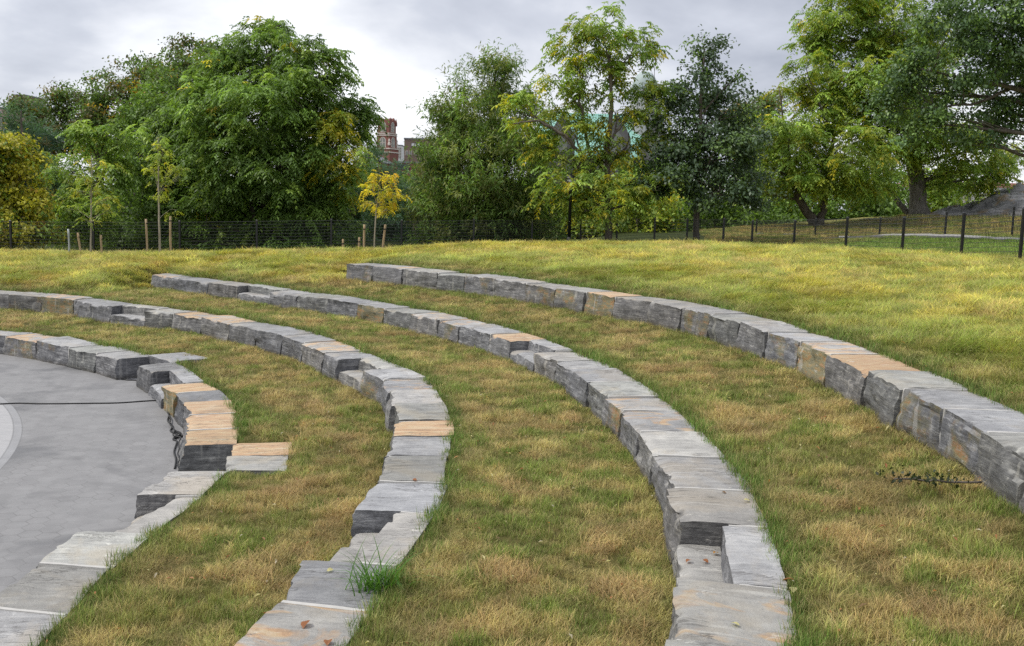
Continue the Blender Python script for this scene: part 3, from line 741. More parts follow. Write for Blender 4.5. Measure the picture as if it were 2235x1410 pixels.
# ------------------------------------------------------------------ buildings far behind the trees
M_BRICK = simple('red_brick', (.20, .085, .07), .9, .25, 3); M_TRIM = simple('limestone_trim', (.52, .47, .42), .85, .12, 2)
M_GLASS = simple('window_glass', (.20, .21, .19), .3, .2, 2); M_SLATE = simple('slate_roof', (.17, .175, .19), .8, .15, 1)
M_BROWN = simple('brown_brick', (.20, .145, .12), .9, .12, .6); M_DARK = simple('dark_frame', (.05, .05, .055), .6, .2, 3)
M_WHITE = simple('white_render', (.62, .62, .62), .8, .06, .5); M_PINK = simple('salmon_paint', (.55, .25, .22), .8, .1, 1)
def copper():
    t = NT('copper_roof'); o = t.obj(); n1 = t.noise(o, .6, 5, .6)
    return t.done(t.bsdf(t.ramp(n1, (.3, (.17, .36, .31)), (.7, (.27, .47, .41))), .6, None, .3))
M_COPPER = copper()
def greystone():
    t = NT('grey_rubble_stone'); o = t.obj(); v = t.n('ShaderNodeTexVoronoi'); t.put(v.inputs['Vector'], o); v.inputs['Scale'].default_value = 1.6
    return t.done(t.bsdf(t.mix(.6, t.ramp(t.noise(o, 2, 5), (.3, (.10, .10, .105)), (.7, (.22, .21, .20))), t.ramp(v.outputs['Distance'], (.1, (.21, .205, .20)), (.6, (.10, .10, .10)))), .9))
M_GREYST = greystone()
def arch(x, z0, w_, h, n=8):
    r = w_/2; pts = [(x-r, z0), (x+r, z0)]; zc = z0+h-r*1.25
    for i in range(n+1):
        a = math.pi*i/n; pts.append((x+r*math.cos(a), zc+1.25*r*math.sin(a)))
    return pts
def church_tower():
    Y = 400.0; c = at(843, 430, Y); K = Y/FPX; rot = math.radians(-24)
    root = empty('church_tower', (c[0], c[1], 0), rot); tag(root, 'red brick church tower with pale arched windows and pinnacles', 'church tower')
    zz = lambda py: at(843, py, Y)[2]
    W2 = 20*K*.82
    def stage(w_, z0, z1):
        m = MB(); m.box(-w_, w_, -w_, w_, z0, z1); return m
    stage(W2*1.12, -1, zz(325)).build('wall', M_BRICK, root); stage(W2*.95, zz(325)+.02, zz(292)).build('wall', M_BRICK, root); stage(W2*.86, zz(292)+.02, zz(268)).build('wall', M_BRICK, root)
    for w_, z in ((1.17, 325), (1.17, 333), (1.0, 292), (1.0, 296)):
        m = MB(); m.box(-W2*w_, W2*w_, -W2*w_, W2*w_, zz(z)-.22, zz(z)+.22); m.build('cornice', M_TRIM, root)
    for side in range(4):
        R = Matrix.Rotation(side*math.pi/2, 4, 'Z')
        for (z0, h, wd, w_) in ((zz(322), zz(301)-zz(322), W2*.72, W2*.95), (zz(289), zz(268)-zz(289), W2*.62, W2*.86)):
            m = MB(); m.extr(arch(0, z0, wd*1.3, h*1.06), 'y', -w_-.12, -w_+.1); o = m.build('window_surround', M_TRIM, root); o.matrix_local = R
            m = MB(); m.extr(arch(0, z0+.3, wd, h*.94), 'y', -w_-.18, -w_-.05); q = m.build('window', M_GLASS, o)
            m = MB(); m.box(-.1, .1, -w_-.24, -w_-.18, z0+.3, z0+h*.95); m.box(-wd*.45, wd*.45, -w_-.24, -w_-.18, z0+h*.45, z0+h*.45+.2); m.build('mullion', M_TRIM, q)
        m = MB(); a = W2*.86; m.extr([(-a, zz(268)), (a, zz(268)), (a*.75, zz(262)), (a*.42, zz(257)), (a*.1, zz(263)), (-a*.1, zz(263)), (-a*.42, zz(257)), (-a*.75, zz(262))], 'y', -a, -a+.35)
        o = m.build('gable', M_BRICK, root); o.matrix_local = R
    for sx in (-1, 1):
        for sy in (-1, 1):
            for (w_, z0, z1, r) in ((W2*.86, zz(275), zz(258), .38), (W2*.95, zz(318), zz(309), .42), (W2*.95, zz(310), zz(303), .3)):
                m = MB(); m.box(sx*w_-r, sx*w_+r, sy*w_-r, sy*w_+r, z0, z0+(z1-z0)*.45); m.prism([(sx*w_-r, sy*w_-r), (sx*w_+r, sy*w_-r), (sx*w_+r, sy*w_+r), (sx*w_-r, sy*w_+r)], z0+(z1-z0)*.45, z1, .08, (sx*w_, sy*w_))
                m.build('pinnacle', M_TRIM if r != .38 else M_BRICK, root)
    # nave gable with slate roof and a small white spire in front
    m = MB(); m.extr([(-9, -1), (5, -1), (5, zz(357)), (-2, zz(338)), (-9, zz(357))], 'y', -11, -W2*1.2); m.build('nave', M_BRICK, root)
    m = MB(); m.extr([(-9.4, zz(357.5)), (-2, zz(337)), (5.4, zz(357.5)), (5.4, zz(359)), (-2, zz(339.5)), (-9.4, zz(359))], 'y', -11.4, -W2*1.2); m.build('roof', M_SLATE, root)
    m = MB(); m.lathe([(1.0, zz(352)), (1.0, zz(347)), (.12, zz(323))], 8, (W2*.9, -12.5)); m.lathe([(.9, -1), (.9, zz(352))], 8, (W2*.9, -12.5)); m.build('spire', simple('pale_spire', (.55, .62, .60), .6, .08, 1), root)
church_tower()
def box_building(name, px0, px1, ptop, Y, mat, label, rows=(), roof=None, depth=18, trim=None, rot=0):
    a, b = at(px0, 430, Y), at(px1, 430, Y); top = at((px0+px1)/2, ptop, Y)[2]; L = b[0]-a[0]
    root = empty(name, ((a[0]+b[0])/2, Y, 0), rot); tag(root, label, 'building')
    m = MB(); m.box(-L/2, L/2, 0, depth, -2, top); m.build('wall', mat, root)
    m = MB(); m.box(-L/2-.15, L/2+.15, -.15, depth+.15, top+.003, top+.5); m.build('parapet', trim or M_SLATE, root)
    for (p0, p1, q0, q1, mt) in rows:
        x0, x1 = at(p0, 430, Y)[0]-(a[0]+b[0])/2, at(p1, 430, Y)[0]-(a[0]+b[0])/2
        z1, z0 = at((p0+p1)/2, q0, Y)[2], at((p0+p1)/2, q1, Y)[2]
        m = MB(); m.box(x0-.15, x1+.15, -.16, .1, z0-.15, z1+.15); f = m.build('window', M_TRIM if mt is M_GLASS else M_DARK, root)
        m = MB(); m.box(x0, x1, -.2, -.161, z0, z1); m.build('pane', mt, f)
    return root
box_building('brown_building', 881, 960, 305, 330, M_BROWN, 'brown brick block with flat roof and white strip window', [(897,907,313,319,M_WHITE),(909,920,313,319,M_WHITE),(885,889,330,338,M_GLASS),(893,897,330,338,M_GLASS),(903,907,330,338,M_GLASS)])
box_building('grey_roofed_hall', 862, 985, 357, 300, M_BRICK, 'low hall with long grey roof and red walls behind the yellow sapling', [(868,892,359,369,M_DARK)])
box_building('pale_apartment_block', 858, 876, 318, 520, M_WHITE, 'pale distant apartment block between tower and brown building', [(860+4*i,862+4*i,322+6*j,326+6*j,M_GLASS) for i in range(4) for j in range(4)])
box_building('brick_apartment_tower', 36, 64, 209, 420, simple('tan_brick', (.30,.23,.20), .9, .08, .5), 'tan apartment tower just showing over the far left trees', [(40+6*i,43+6*i,216+9*j,221+9*j,M_GLASS) for i in range(4) for j in range(4)])
box_building('pink_apartment_tower', -40, 9, 236, 380, simple('pink_brick', (.40,.27,.25), .9, .08, .5), 'pinkish apartment tower cut by the left photo edge', [(-10+8*i,-6+8*i,243+9*j,248+9*j,M_GLASS) for i in range(3) for j in range(5)])
box_building('white_shed', 2050, 2240, 408, 110, M_WHITE, 'long white shed with salmon fascia behind the right rock', [(2080+25*i,2092+25*i,425,445,M_GLASS) for i in range(6)], trim=M_PINK, depth=14)
def domed_church():
    Y = 120.0; K = Y/FPX; c = at(1300, 430, Y); Z = lambda py: at(1300, py, Y)[2]; x = lambda px: (px-1300)*K
    root = empty('domed_church', (c[0], Y, 0)); tag(root, 'grey stone church with green copper roof and small dome behind the trees', 'church')
    m = MB(); m.box(x(1150), x(1440), 0, 14, -2, Z(345)); m.build('wall', M_GREYST, root)
    m = MB(); e0, e1 = Z(343), Z(237)
    V = [(x(1146), -.6, e0), (x(1444), -.6, e0), (x(1444), 14.6, e0), (x(1146), 14.6, e0), (x(1188), 7, e1), (x(1425), 7, e1)]
    m.add(V, [(0, 1, 5, 4), (2, 3, 4, 5), (1, 2, 5), (3, 0, 4), (3, 2, 1, 0)])
    r_ = m.build('roof', M_COPPER, root)
    m = MB()
    for i in range(46):
        t = i/45; m.tube([(x(1150)+(x(1440)-x(1150))*t, -.58, e0+.03), (x(1190)+(x(1423)-x(1190))*t, 7, e1+.03)], .045, 4)
    m.build('roof_seam', M_COPPER, r_)
    for gx in (1222, 1340, 1420):
        m = MB(); m.extr([(x(gx)-1.6, -1), (x(gx)+1.6, -1), (x(gx)+1.6, Z(300)), (x(gx)+.5, Z(263)), (x(gx), Z(252)), (x(gx)-.5, Z(263)), (x(gx)-1.6, Z(300))], 'y', -1.2, -.65); g = m.build('gable', M_GREYST, root)
        m = MB(); m.extr(arch(x(gx), Z(335), 1.3, 2.4), 'y', -1.26, -1.1); m.build('window', M_GLASS, g)
    for px in range(1165, 1440, 30):
        m = MB(); m.extr(arch(x(px), 1.0, .9, 3.0), 'y', -.08, .1); m.build('window', M_GLASS, root)
    cx_, r = x(1408), 30*K
    m = MB(); m.lathe([(r*1.05, Z(330)), (r*1.05, Z(236)), (r*1.15, Z(234)), (r*1.15, Z(230)), (r*.95, Z(229)), (r*.95, Z(192)), (r*1.1, Z(191)), (r*1.1, Z(186))], 16, (cx_, 5)); d = m.build('drum', simple('pale_grey_stone', (.36,.37,.37), .8, .1, 1), root)
    for i in range(8):
        a = 2*math.pi*i/8; m = MB(); m.lathe([(.16, Z(229)), (.14, Z(192))], 8, (cx_+r*1.0*math.cos(a), 5+r*1.0*math.sin(a))); m.build('column', M_WHITE, d)
    m = MB(); m.lathe([(r*1.0*math.cos(t), Z(186)+ (Z(140)-Z(186))*math.sin(t)) for t in np.linspace(0, 1.5, 9)], 16, (cx_, 5)); m.build('dome', simple('dome_lead', (.30,.36,.35), .6, .12, 1), root, True)
domed_church()

# ------------------------------------------------------------------ trees
def unit(a): return a/(np.linalg.norm(a, axis=-1, keepdims=True)+1e-9)
def leaf_quads(P, D, N, L, W, fold=.12, bend=.15):
    D = unit(D); S = unit(np.cross(D, N)); N2 = np.cross(S, D)
    L = np.asarray(L)[:, None]; W = np.asarray(W)[:, None]
    mid = P+D*L*.45; dn = np.array([0, 0, -1.0])
    V = np.stack([P, mid+S*W*.5+N2*W*fold, P+D*L+dn*L*bend, mid-S*W*.5+N2*W*fold], 1)
    return V
def curve_tube(m, a, b, r0, r1, sag=.12, n=6, sides=6, seed=0, rise=.0):
    a, b = np.array(a, float), np.array(b, float); L = np.linalg.norm(b-a); rg = np.random.default_rng(seed)
    o = rg.normal(0, sag*L*.5, 3); o[2] = abs(o[2])*(-1 if rise < 0 else 1)+rise*L
    t = np.linspace(0, 1, n)[:, None]; P = a*(1-t)**2+(a*.5+b*.5+o)*2*t*(1-t)+b*t*t
    P[1:-1] += rg.normal(0, .012*L, (n-2, 3)); m.tube(P, np.linspace(r0, r1, n), sides); return P
def palette(cols, n, rg):
    w_ = np.array([c[0] for c in cols], float); w_ /= w_.sum(); k = rg.choice(len(cols), n, p=w_)
    return np.array([c[1] for c in cols])[k]
def leaves(style, cl, outw, ccol, rg, sc_, per):
    """clump centres, outward directions, colours -> quads and colours"""
    n = len(cl); out_v = []; out_c = []
    up = np.array([0, 0, 1.0])
    if style == 'pinnate':
        m = per; fo = np.repeat(cl, m, 0)+rg.normal(0, .13*sc_, (n*m, 3)); fd = unit(np.repeat(outw, m, 0)*.55+rg.normal(0, .65, (n*m, 3))*np.array([1, 1, .35])+up*.12)
        FL = rg.uniform(.38, .62, n*m)*sc_; dr = rg.uniform(.35, .95, n*m); fc = np.repeat(ccol, m, 0)*rg.uniform(.75, 1.25, (n*m, 1))
        side = unit(np.cross(fd, up)+1e-4)
        for t in (.22, .42, .62, .82, 1.0):
            p = fo+fd*(FL*t)[:, None]-up*(FL*dr*t*t)[:, None]; tg = unit(fd-up*(2*dr*t)[:, None])
            for s in (-1, 1):
                d = unit(side*s*.85+tg*.6-up*.25+rg.normal(0, .16, p.shape)); nn = unit(np.cross(d, tg)*s+up*.2)
                out_v.append(leaf_quads(p, d, up+rg.normal(0, .3, p.shape), FL*.36*rg.uniform(.8, 1.2, n*m), FL*.155)); out_c.append(fc*rg.uniform(.8, 1.2, (n*m, 1)))
    elif style == 'willow':
        m = per; fo = np.repeat(cl, m, 0)+rg.normal(0, .16*sc_, (n*m, 3)); fd = unit(np.repeat(outw, m, 0)*.6+rg.normal(0, .5, (n*m, 3))+up*.55)
        FL = rg.uniform(.45, .85, n*m)*sc_; fc = np.repeat(ccol, m, 0)*rg.uniform(.75, 1.25, (n*m, 1))
        for t in np.linspace(.1, 1, 8):
            p = fo+fd*(FL*t)[:, None]
            d = unit(fd*.35+rg.normal(0, .6, p.shape)-up*.45); out_v.append(leaf_quads(p, d, up+rg.normal(0, .5, p.shape), .23*sc_*rg.uniform(.7, 1.2, n*m), np.full(n*m, .05*sc_))); out_c.append(fc*rg.uniform(.8, 1.25, (n*m, 1)))
    elif style == 'pine':
        m = per; fo = np.repeat(cl, m, 0)+rg.normal(0, .14*sc_, (n*m, 3)); fd = unit(np.repeat(outw, m, 0)*.8+rg.normal(0, .45, (n*m, 3))+up*.15)
        fc = np.repeat(ccol, m, 0)*rg.uniform(.8, 1.2, (n*m, 1))
        for t in range(12):
            d = unit(fd*.75+rg.normal(0, .55, fd.shape)); p = fo+fd*(rg.uniform(0, .4, n*m)*sc_)[:, None]
            out_v.append(leaf_quads(p, d, rg.normal(0, 1, p.shape), .24*sc_*rg.uniform(.8, 1.2, n*m), np.full(n*m, .03*sc_))); out_c.append(fc*rg.uniform(.8, 1.2, (n*m, 1)))
    else:                                # broad leaves on short twigs
        m = per*8; p = np.repeat(cl, m, 0)+rg.normal(0, .24*sc_, (n*m, 3))*np.array([1, 1, .75]); o = np.repeat(outw, m, 0)
        d = unit(o*.5+rg.normal(0, .7, p.shape)-up*.35); nn = unit(up*.8+o*.5+rg.normal(0, .45, p.shape))
        out_v.append(leaf_quads(p, d, nn, .17*sc_*rg.uniform(.7, 1.3, n*m), .115*sc_*rg.uniform(.8, 1.2, n*m))); out_c.append(np.repeat(ccol, m, 0)*rg.uniform(.7, 1.3, (n*m, 1)))
    return np.concatenate(out_v), np.clip(np.concatenate(out_c), 0, 1)
def tree(name, label, y, trunk, blobs, style, cols, seed, dens=5.0, per=4, sc_=1.0, mat=None, bark=None, group=None, limb=.07, stems=(), cat='tree', flat=1.0, zoff=0.0, nolimb=False):
    rg = np.random.default_rng(seed); K = y/FPX
    tp = [at(px, py, y) for px, py, _ in trunk]; g = ground_at(trunk[0][0], y); tp[0] = np.array([tp[0][0], y, min(g[2], tp[1][2]-.2)-.1+zoff])
    base = np.array([tp[0][0], y, tp[0][2]])
    root = empty(name, Vector(base)); tag(root, label, cat, group)
    mb = MB(); rad = [t[2] for t in trunk]
    P = np.array(tp); s = np.linspace(0, len(P)-1, len(P)*4); Pf = np.stack([np.interp(s, range(len(P)), P[:, q]) for q in range(3)], 1); Rf = np.interp(s, range(len(P)), rad)
    Pf[1:-1] += rg.normal(0, .03, (len(Pf)-2, 3))*np.array(rad).max()*3; Rf[0] *= 1.45; 
    if len(Rf) > 2: Rf[1] *= 1.12
    mb.tube(Pf, Rf, 10)
    allP = [Pf]; allR = [Rf]
    for st in stems:
        Q = np.array([at(px, py, y+dd) for px, py, _, dd in st]); rr = np.array([a[2] for a in st]); s2 = np.linspace(0, len(Q)-1, len(Q)*4)
        Qf = np.stack([np.interp(s2, range(len(Q)), Q[:, q]) for q in range(3)], 1); Qf[1:-1] += rg.normal(0, .03, (len(Qf)-2, 3)); qr = np.interp(s2, range(len(Q)), rr)
        if st[0][1] > 525: Qf[0][2] = tz(Qf[0][0], Qf[0][1])-.1
        mb.tube(Qf, qr, 8); allP.append(Qf); allR.append(qr)
    AP, AR = np.concatenate(allP), np.concatenate(allR)
    VV, CC = [], []
    for bi, b in enumerate(blobs):
        px, py, rx, ry = b[:4]; dd = b[4] if len(b) > 4 and b[4] is not None else rg.uniform(-.8, .8)*min(rx*K*1.2, 2.6)
        bc = b[5] if len(b) > 5 else cols
        c = at(px, py, y+dd); c = np.array([c[0], y+dd, c[2]]); ax = np.array([rx*K, (rx+ry)*.5*K*1.05, ry*K])
        n = max(3, int(dens*(ax[0]*ax[2]*4+1.2*ax[0]*ax[2]*ax[1])))
        d = unit(rg.normal(0, 1, (n, 3))); rr = rg.uniform(.25, 1.0, n)**.45
        wob = .72+.55*vn(d[:, 0]*2.2+bi*5, d[:, 1]*2.2, d[:, 2]*2.2+seed)
        m_ = max(4, int(n/8)); sc0 = c+unit(rg.normal(0, 1, (m_, 3)))*ax*(.92*rg.uniform(.25, 1, m_)**.4*(.75+.5*vn(np.arange(m_)*1.7, bi*3.3, seed)))[:, None]
        k_ = rg.integers(0, m_, n); hd = d.copy(); hd[:, 2] = np.abs(hd[:, 2])*.9-.18; rs = .34*ax.mean()*(.7+.6*rg.uniform(0, 1, m_))[k_]
        cl = np.where((rg.uniform(0, 1, n) < .82)[:, None], sc0[k_]+hd*np.array([1.15, 1.15, .62])*(rs*rr)[:, None], c+d*ax*(rr*wob)[:, None])
        d = np.where((rg.uniform(0, 1, n) < .5)[:, None], hd, unit((cl-c)/ax)); ow = unit(d*np.array([1, 1, flat]))
        cc = palette(bc, n, rg)*(.72+.56*rg.uniform(0, 1, m_)[k_])[:, None]*(.8+.4*vn(cl[:, 0]*1.3+9, cl[:, 1]*1.3, cl[:, 2]*1.3))[:, None]
        v, q = leaves(style, cl, ow, cc, rg, sc_, per); VV.append(v); CC.append(np.repeat(q, 4, 0))
        if not nolimb:                   # limb from the trunk to the clump, then twigs
            below = AP[:, 2] < c[2]-.15*abs(c[2]-base[2]); dist_ = np.linalg.norm(AP-c, axis=1)+np.where(below, 0, 6)+np.maximum(0, (base[2]+1.0-AP[:, 2]))*3
            a = int(np.argmin(dist_)); r0 = min(limb, AR[a]*.75)
            lp = curve_tube(mb, AP[a], c, r0, r0*.3, .1, 7, 6, seed*31+bi)
            for q in rg.choice(n, min(n, 6), replace=False): curve_tube(mb, lp[rg.integers(3, 7)], cl[q], r0*.3, .006, .1, 4, 4, seed*77+q)
    V = np.concatenate(VV).reshape(-1, 3)-base; Cc = np.concatenate(CC)
    mesh_np('crown', V, np.arange(len(V), dtype=np.int32).reshape(-1, 4), mat or M_LEAF, root, col=Cc)
    mb.V = [tuple(np.array(v)-base) for v in mb.V]; mb.build('trunk', bark or M_BARK, root, True)
    return root
DG, MG, LG = (.13, .21, .055), (.19, .30, .065), (.29, .40, .08)
YG, YL, GO = (.32, .36, .05), (.56, .48, .04), (.46, .30, .04)
BRN, OLV, DOAK, PINE_ = (.15, .12, .05), (.20, .23, .075), (.08, .125, .065), (.095, .17, .11)
c_main = [(5, DG), (5, MG), (1.5, LG), (.15, YL)]; c_yel = [(3, LG), (3, YL), (3, YG)]; c_loc = [(3, MG), (5, LG), (3, YG), (.25, YL)]
c_cof = [(3, MG), (4, LG), (3, YG), (1.2, YL)]; c_wil = [(4, DG), (4, OLV), (2, MG)]; c_oak = [(6, DOAK), (2, DG)]; c_brn = [(2, (.09,.105,.04)), (1.6, BRN), (5, DG), (.4, GO)]
c_chest = [(5, (.36,.34,.05)), (4, (.50, .46, .05)), (.5, GO), (2, LG), (1.5, MG)]; c_bright = [(4, MG), (4, LG), (1, YG)]; c_dark = [(6, DG), (3, MG)]; c_pine = [(5, PINE_), (2, (.07, .12, .06)), (.3, BRN)]
c_sap = [(3,(.36,.42,.06)),(4,(.48,.50,.06)),(1.2,(.66,.54,.05))]; c_right = [(6, (.085,.145,.06)), (3, DG), (1.0, MG)]

GB = 'dim trees standing far behind'
tree('broad_tree', 'brownish far tree under the tan apartment tower at far left', 88, [(110,540,.35),(115,300,.2)], [(55,245,45,38),(120,232,45,40),(165,228,42,42),(90,300,80,50),(175,300,60,55),(60,380,80,60)], 'broad', c_brn, 1, 3.6, 3, 1.5, group=GB)
tree('broad_tree', 'rounded olive brown far tree left of the tallest one behind the big tree', 84, [(280,540,.4),(285,280,.25)], [(240,190,48,42),(300,160,52,42),(270,240,90,60),(345,190,50,60),(260,310,95,55),(210,250,40,50),(330,280,60,60)], 'broad', c_brn, 2, 3.6, 3, 1.5, group=GB)
tree('broad_tree', 'tallest brown tipped far tree rising behind the big spreading tree', 82, [(430,540,.4),(430,260,.25)], [(420,110,44,32),(390,165,60,50),(455,150,45,50),(400,230,75,60),(470,230,60,80),(440,330,90,80)], 'broad', c_brn, 3, 3.6, 3, 1.5, group=GB)
tree('broad_tree', 'dim rounded far tree between the dark oak and the right trees', 86, [(1660,540,.3),(1665,330,.2)], [(1640,245,58,45),(1690,228,30,28),(1655,310,80,60),(1720,320,50,60)], 'broad', c_brn, 4, 3.6, 3, 1.5, group=GB)
tree('broad_tree', 'sparse dark far tree beside the red church tower', 70, [(800,540,.2),(806,330,.1)], [(806,310,20,36),(790,285,16,20),(800,350,30,40),(780,400,40,50)], 'broad', c_dark, 5, 3.0, 2, 1.5, group=GB)

def big_tree():
    B = [(585,118,92,66),(505,165,85,75),(670,150,80,65),(440,262,85,85),(560,250,110,90,-2.2),(690,245,85,85),(400,372,75,75),(735,325,52,70,-2.6,c_yel),(610,360,100,66,-3.0),(500,365,82,68,-2.4),(650,455,82,52,-2.0),
         (728,430,52,52,-1),(450,455,70,52,-1.2),(560,62,48,30),(612,55,30,20),(772,260,42,50),(380,300,50,62),(620,515,100,40,-2.4),(450,525,90,36,-1.5),(720,505,60,40,-1),(785,250,22,40),(640,215,70,60,-3.2),(475,330,60,40,-3.4),
         (560,440,70,50,1.5),(640,300,80,70,1.5),(480,250,80,70,1.5),(745,390,46,40,-2.4,[(3,MG),(3,LG),(1,YL)]), (380,470,45,60,1), (540,540,110,25,-1),(590,410,95,60,2.2),(500,440,80,60,2.2),(660,400,80,60,2.2)]
    tree('spreading_tree', 'large rounded dark green tree with drooping compound leaves and several stems', 50, [(590,560,.30),(585,470,.24),(570,380,.2),(575,250,.15),(585,140,.08)], B, 'pinnate', c_main, 10, 8.5, 5, 1.0, limb=.10,
         stems=[[(590,560,.2,0),(545,480,.15,-.5),(490,420,.1,-1),(445,380,.06,-1.2)], [(592,560,.2,0),(640,440,.15,-.4),(690,350,.1,-.8),(730,300,.06,-1)], [(588,560,.17,-.3),(555,470,.13,-1),(530,400,.1,-1.4),(515,320,.06,-1.5)], [(575,530,.1,0),(520,505,.07,-.6),(450,495,.04,-1)], [(592,540,.16,0),(605,440,.12,.3),(610,300,.09,.5),(640,190,.05,.5)]])
big_tree()
tree('chestnut_tree', 'golden yellow chestnut tree cut by the left photo edge', 44, [(5,560,.2),(0,400,.14),(0,330,.08)], [(20,350,52,52),(45,420,58,55),(-35,400,70,90),(100,512,42,26),(50,475,55,48),(0,505,70,50),(70,380,30,40),(-20,330,50,40)], 'broad', c_chest, 11, 10, 4, 1.0)
tree('pine_tree', 'blue green pine standing behind the golden chestnut tree', 56, [(50,550,.2),(48,300,.08),(46,240,.03)], [(46,262,26,34),(60,310,42,40),(95,365,50,45),(20,350,50,45),(110,400,45,35),(50,400,60,50)], 'pine', c_pine, 12, 5.5, 5, 1.5)
tree('broad_tree', 'fresh green tree with layered foliage behind the leftmost sapling', 47, [(210,555,.14),(212,420,.1),(215,300,.04)], [(200,318,52,40),(235,290,42,28),(155,375,66,42),(232,368,60,48),(130,432,66,42),(212,440,70,48),(284,300,38,30),(160,495,80,40),(180,290,30,20)], 'pinnate', c_bright, 13, 5.5, 4, 1.1)
tree('broad_tree', 'dense dark maple filling the space left of the big spreading tree', 51.5, [(310,555,.2),(315,400,.14),(320,250,.06)], [(315,245,48,66),(300,330,58,66),(290,420,58,66),(335,480,70,58),(362,205,50,58),(270,490,60,55),(380,420,60,70),(375,300,50,80),(400,540,60,30),(300,540,90,25)], 'broad', [(5, DG), (4, MG)], 14, 6.5, 4, 1.05)
tree('willow_oak', 'tall pointed olive tree with narrow leaves and several spires', 48, [(1070,545,.2),(1065,400,.15),(1075,250,.09),(1082,150,.03)], [(1080,185,38,58),(1000,232,30,56),(1045,275,64,62),(960,292,34,58),(1112,275,48,56),(962,372,48,62),(1030,370,90,76,-2),(1120,370,78,76,-1.5),(978,462,88,58,-1.2),(1092,470,98,58,-1.6),(1182,452,48,56),(1168,300,36,56),(1081,140,13,26),(995,182,9,26),(1130,215,24,40),(952,450,40,50),(1030,520,120,36,-1),(1040,320,80,60,1.5),(1060,440,100,70,1.5),(1150,500,60,40,1),(1150,420,40,60,1),(1100,190,28,40),(1062,205,26,40),(1000,520,80,36,1)],
     'willow', c_wil, 15, 8.5, 5, 1.1, flat=.6, stems=[[(1000,540,.1,0),(1000,350,.07,0),(997,190,.02,0)], [(955,545,.08,.2),(958,380,.05,.2),(958,250,.02,.2)]])
tree('coffee_tree', 'tall open yellow green tree with bare forked trunk beside the lamp post', 43.5, [(1328,545,.17),(1329,440,.15),(1325,330,.12),(1335,230,.09),(1330,120,.05)],
     [(1312,52,72,38),(1242,105,52,38),(1382,105,56,38),(1212,162,42,36),(1292,160,70,50),(1402,180,52,38),(1228,240,52,32),(1345,240,55,44),(1130,245,62,36),(1435,225,36,36),(1300,320,46,34),(1252,285,40,28,-.6),(1385,390,50,34,.5),(1270,455,40,26,-.5),(1400,440,50,30,.4),(1205,275,34,24,.3),(1215,345,34,24,-.6),(1270,345,40,24,.3),(1185,318,44,30),(1250,425,48,34),(1330,436,84,34,-.8),(1442,415,48,36),(1285,395,54,36),(1352,330,50,36),(1180,420,30,24),(1420,300,30,24),(1222,398,34,18,-2.2),(1260,70,34,24),(1430,120,28,24),(1330,110,60,40)],
     'pinnate', c_cof, 16, 8.0, 4, .95, limb=.07, stems=[[(1327,430,.13,-.1),(1290,370,.1,-.4),(1240,300,.07,-.6),(1170,262,.05,-.8),(1120,270,.02,-.8)], [(1300,390,.08,-.3),(1280,300,.07,0),(1265,220,.05,.2),(1275,150,.03,.2)], [(1326,310,.07,0),(1375,255,.05,.3),(1425,235,.03,.3)], [(1327,360,.06,.2),(1370,320,.04,.4),(1372,290,.03,.5)]])
tree('dark_oak', 'dark green pyramidal oak with a straight trunk on the lawn crest', 44, [(1519,545,.15),(1521,440,.13),(1528,250,.08),(1538,110,.03)], [(1540,102,34,32),(1530,160,54,42),(1500,232,74,56),(1590,240,62,56),(1470,312,66,58),(1560,330,88,68,-1),(1640,330,58,66),(1480,402,78,46,-.8),(1580,412,98,52,-1),(1430,352,36,56),(1650,415,48,44),(1598,178,22,24),(1545,260,60,60,.8),(1520,360,90,60,1),(1620,385,50,40,.8)],
     'broad', c_oak, 17, 6.2, 4, .95, mat=M_GLOSSY)
tree('locust_tree', 'yellow green tree with a low V shaped fork behind the small rock', 56, [(1783,500,.34),(1765,470,.26),(1740,430,.2),(1720,330,.1)], [(1720,300,68,56),(1790,252,66,56),(1700,382,58,48),(1792,385,88,44,-1),(1760,330,78,56),(1862,330,78,66),(1852,402,68,40,-1),(1645,285,36,36),(1752,210,36,34,None,c_yel),(1700,190,22,18,None,c_yel),(1650,355,40,36),(1672,425,44,28),(1920,390,44,44),(1760,150,40,40)], 'pinnate', c_loc, 18, 7.2, 4, 1.05, limb=.09,
     stems=[[(1785,500,.26,0),(1795,460,.2,0),(1805,400,.16,0),(1820,300,.1,0)]])
tree('shade_tree', 'massive yellow green tree with one thick grey trunk beside the outcrop', 59, [(2008,470,.52),(2000,400,.46),(1990,330,.40),(1985,220,.3),(1975,80,.15)], [(1850,80,74,60),(1780,58,44,44),(1765,112,36,34),(1900,162,86,72),(1832,202,64,62),(1952,60,86,76),(2002,182,86,76),(1962,282,88,66,-2),(2062,302,86,58),(2132,332,76,56),(2200,362,36,44),(1900,252,66,56),(2100,382,56,36),(2002,100,96,76),(1830,20,60,40),(1930,340,60,40),(1870,-10,80,40),(2160,385,50,24),(2040,380,40,26)], 'pinnate', c_loc, 19, 6.8, 4, 1.12, limb=.13, bark=bark_material('grey_bark', (.09,.08,.07), (.24,.22,.195)),
     stems=[[(1985,470,.2,.6),(1960,440,.16,.7),(1930,400,.1,.8)]])
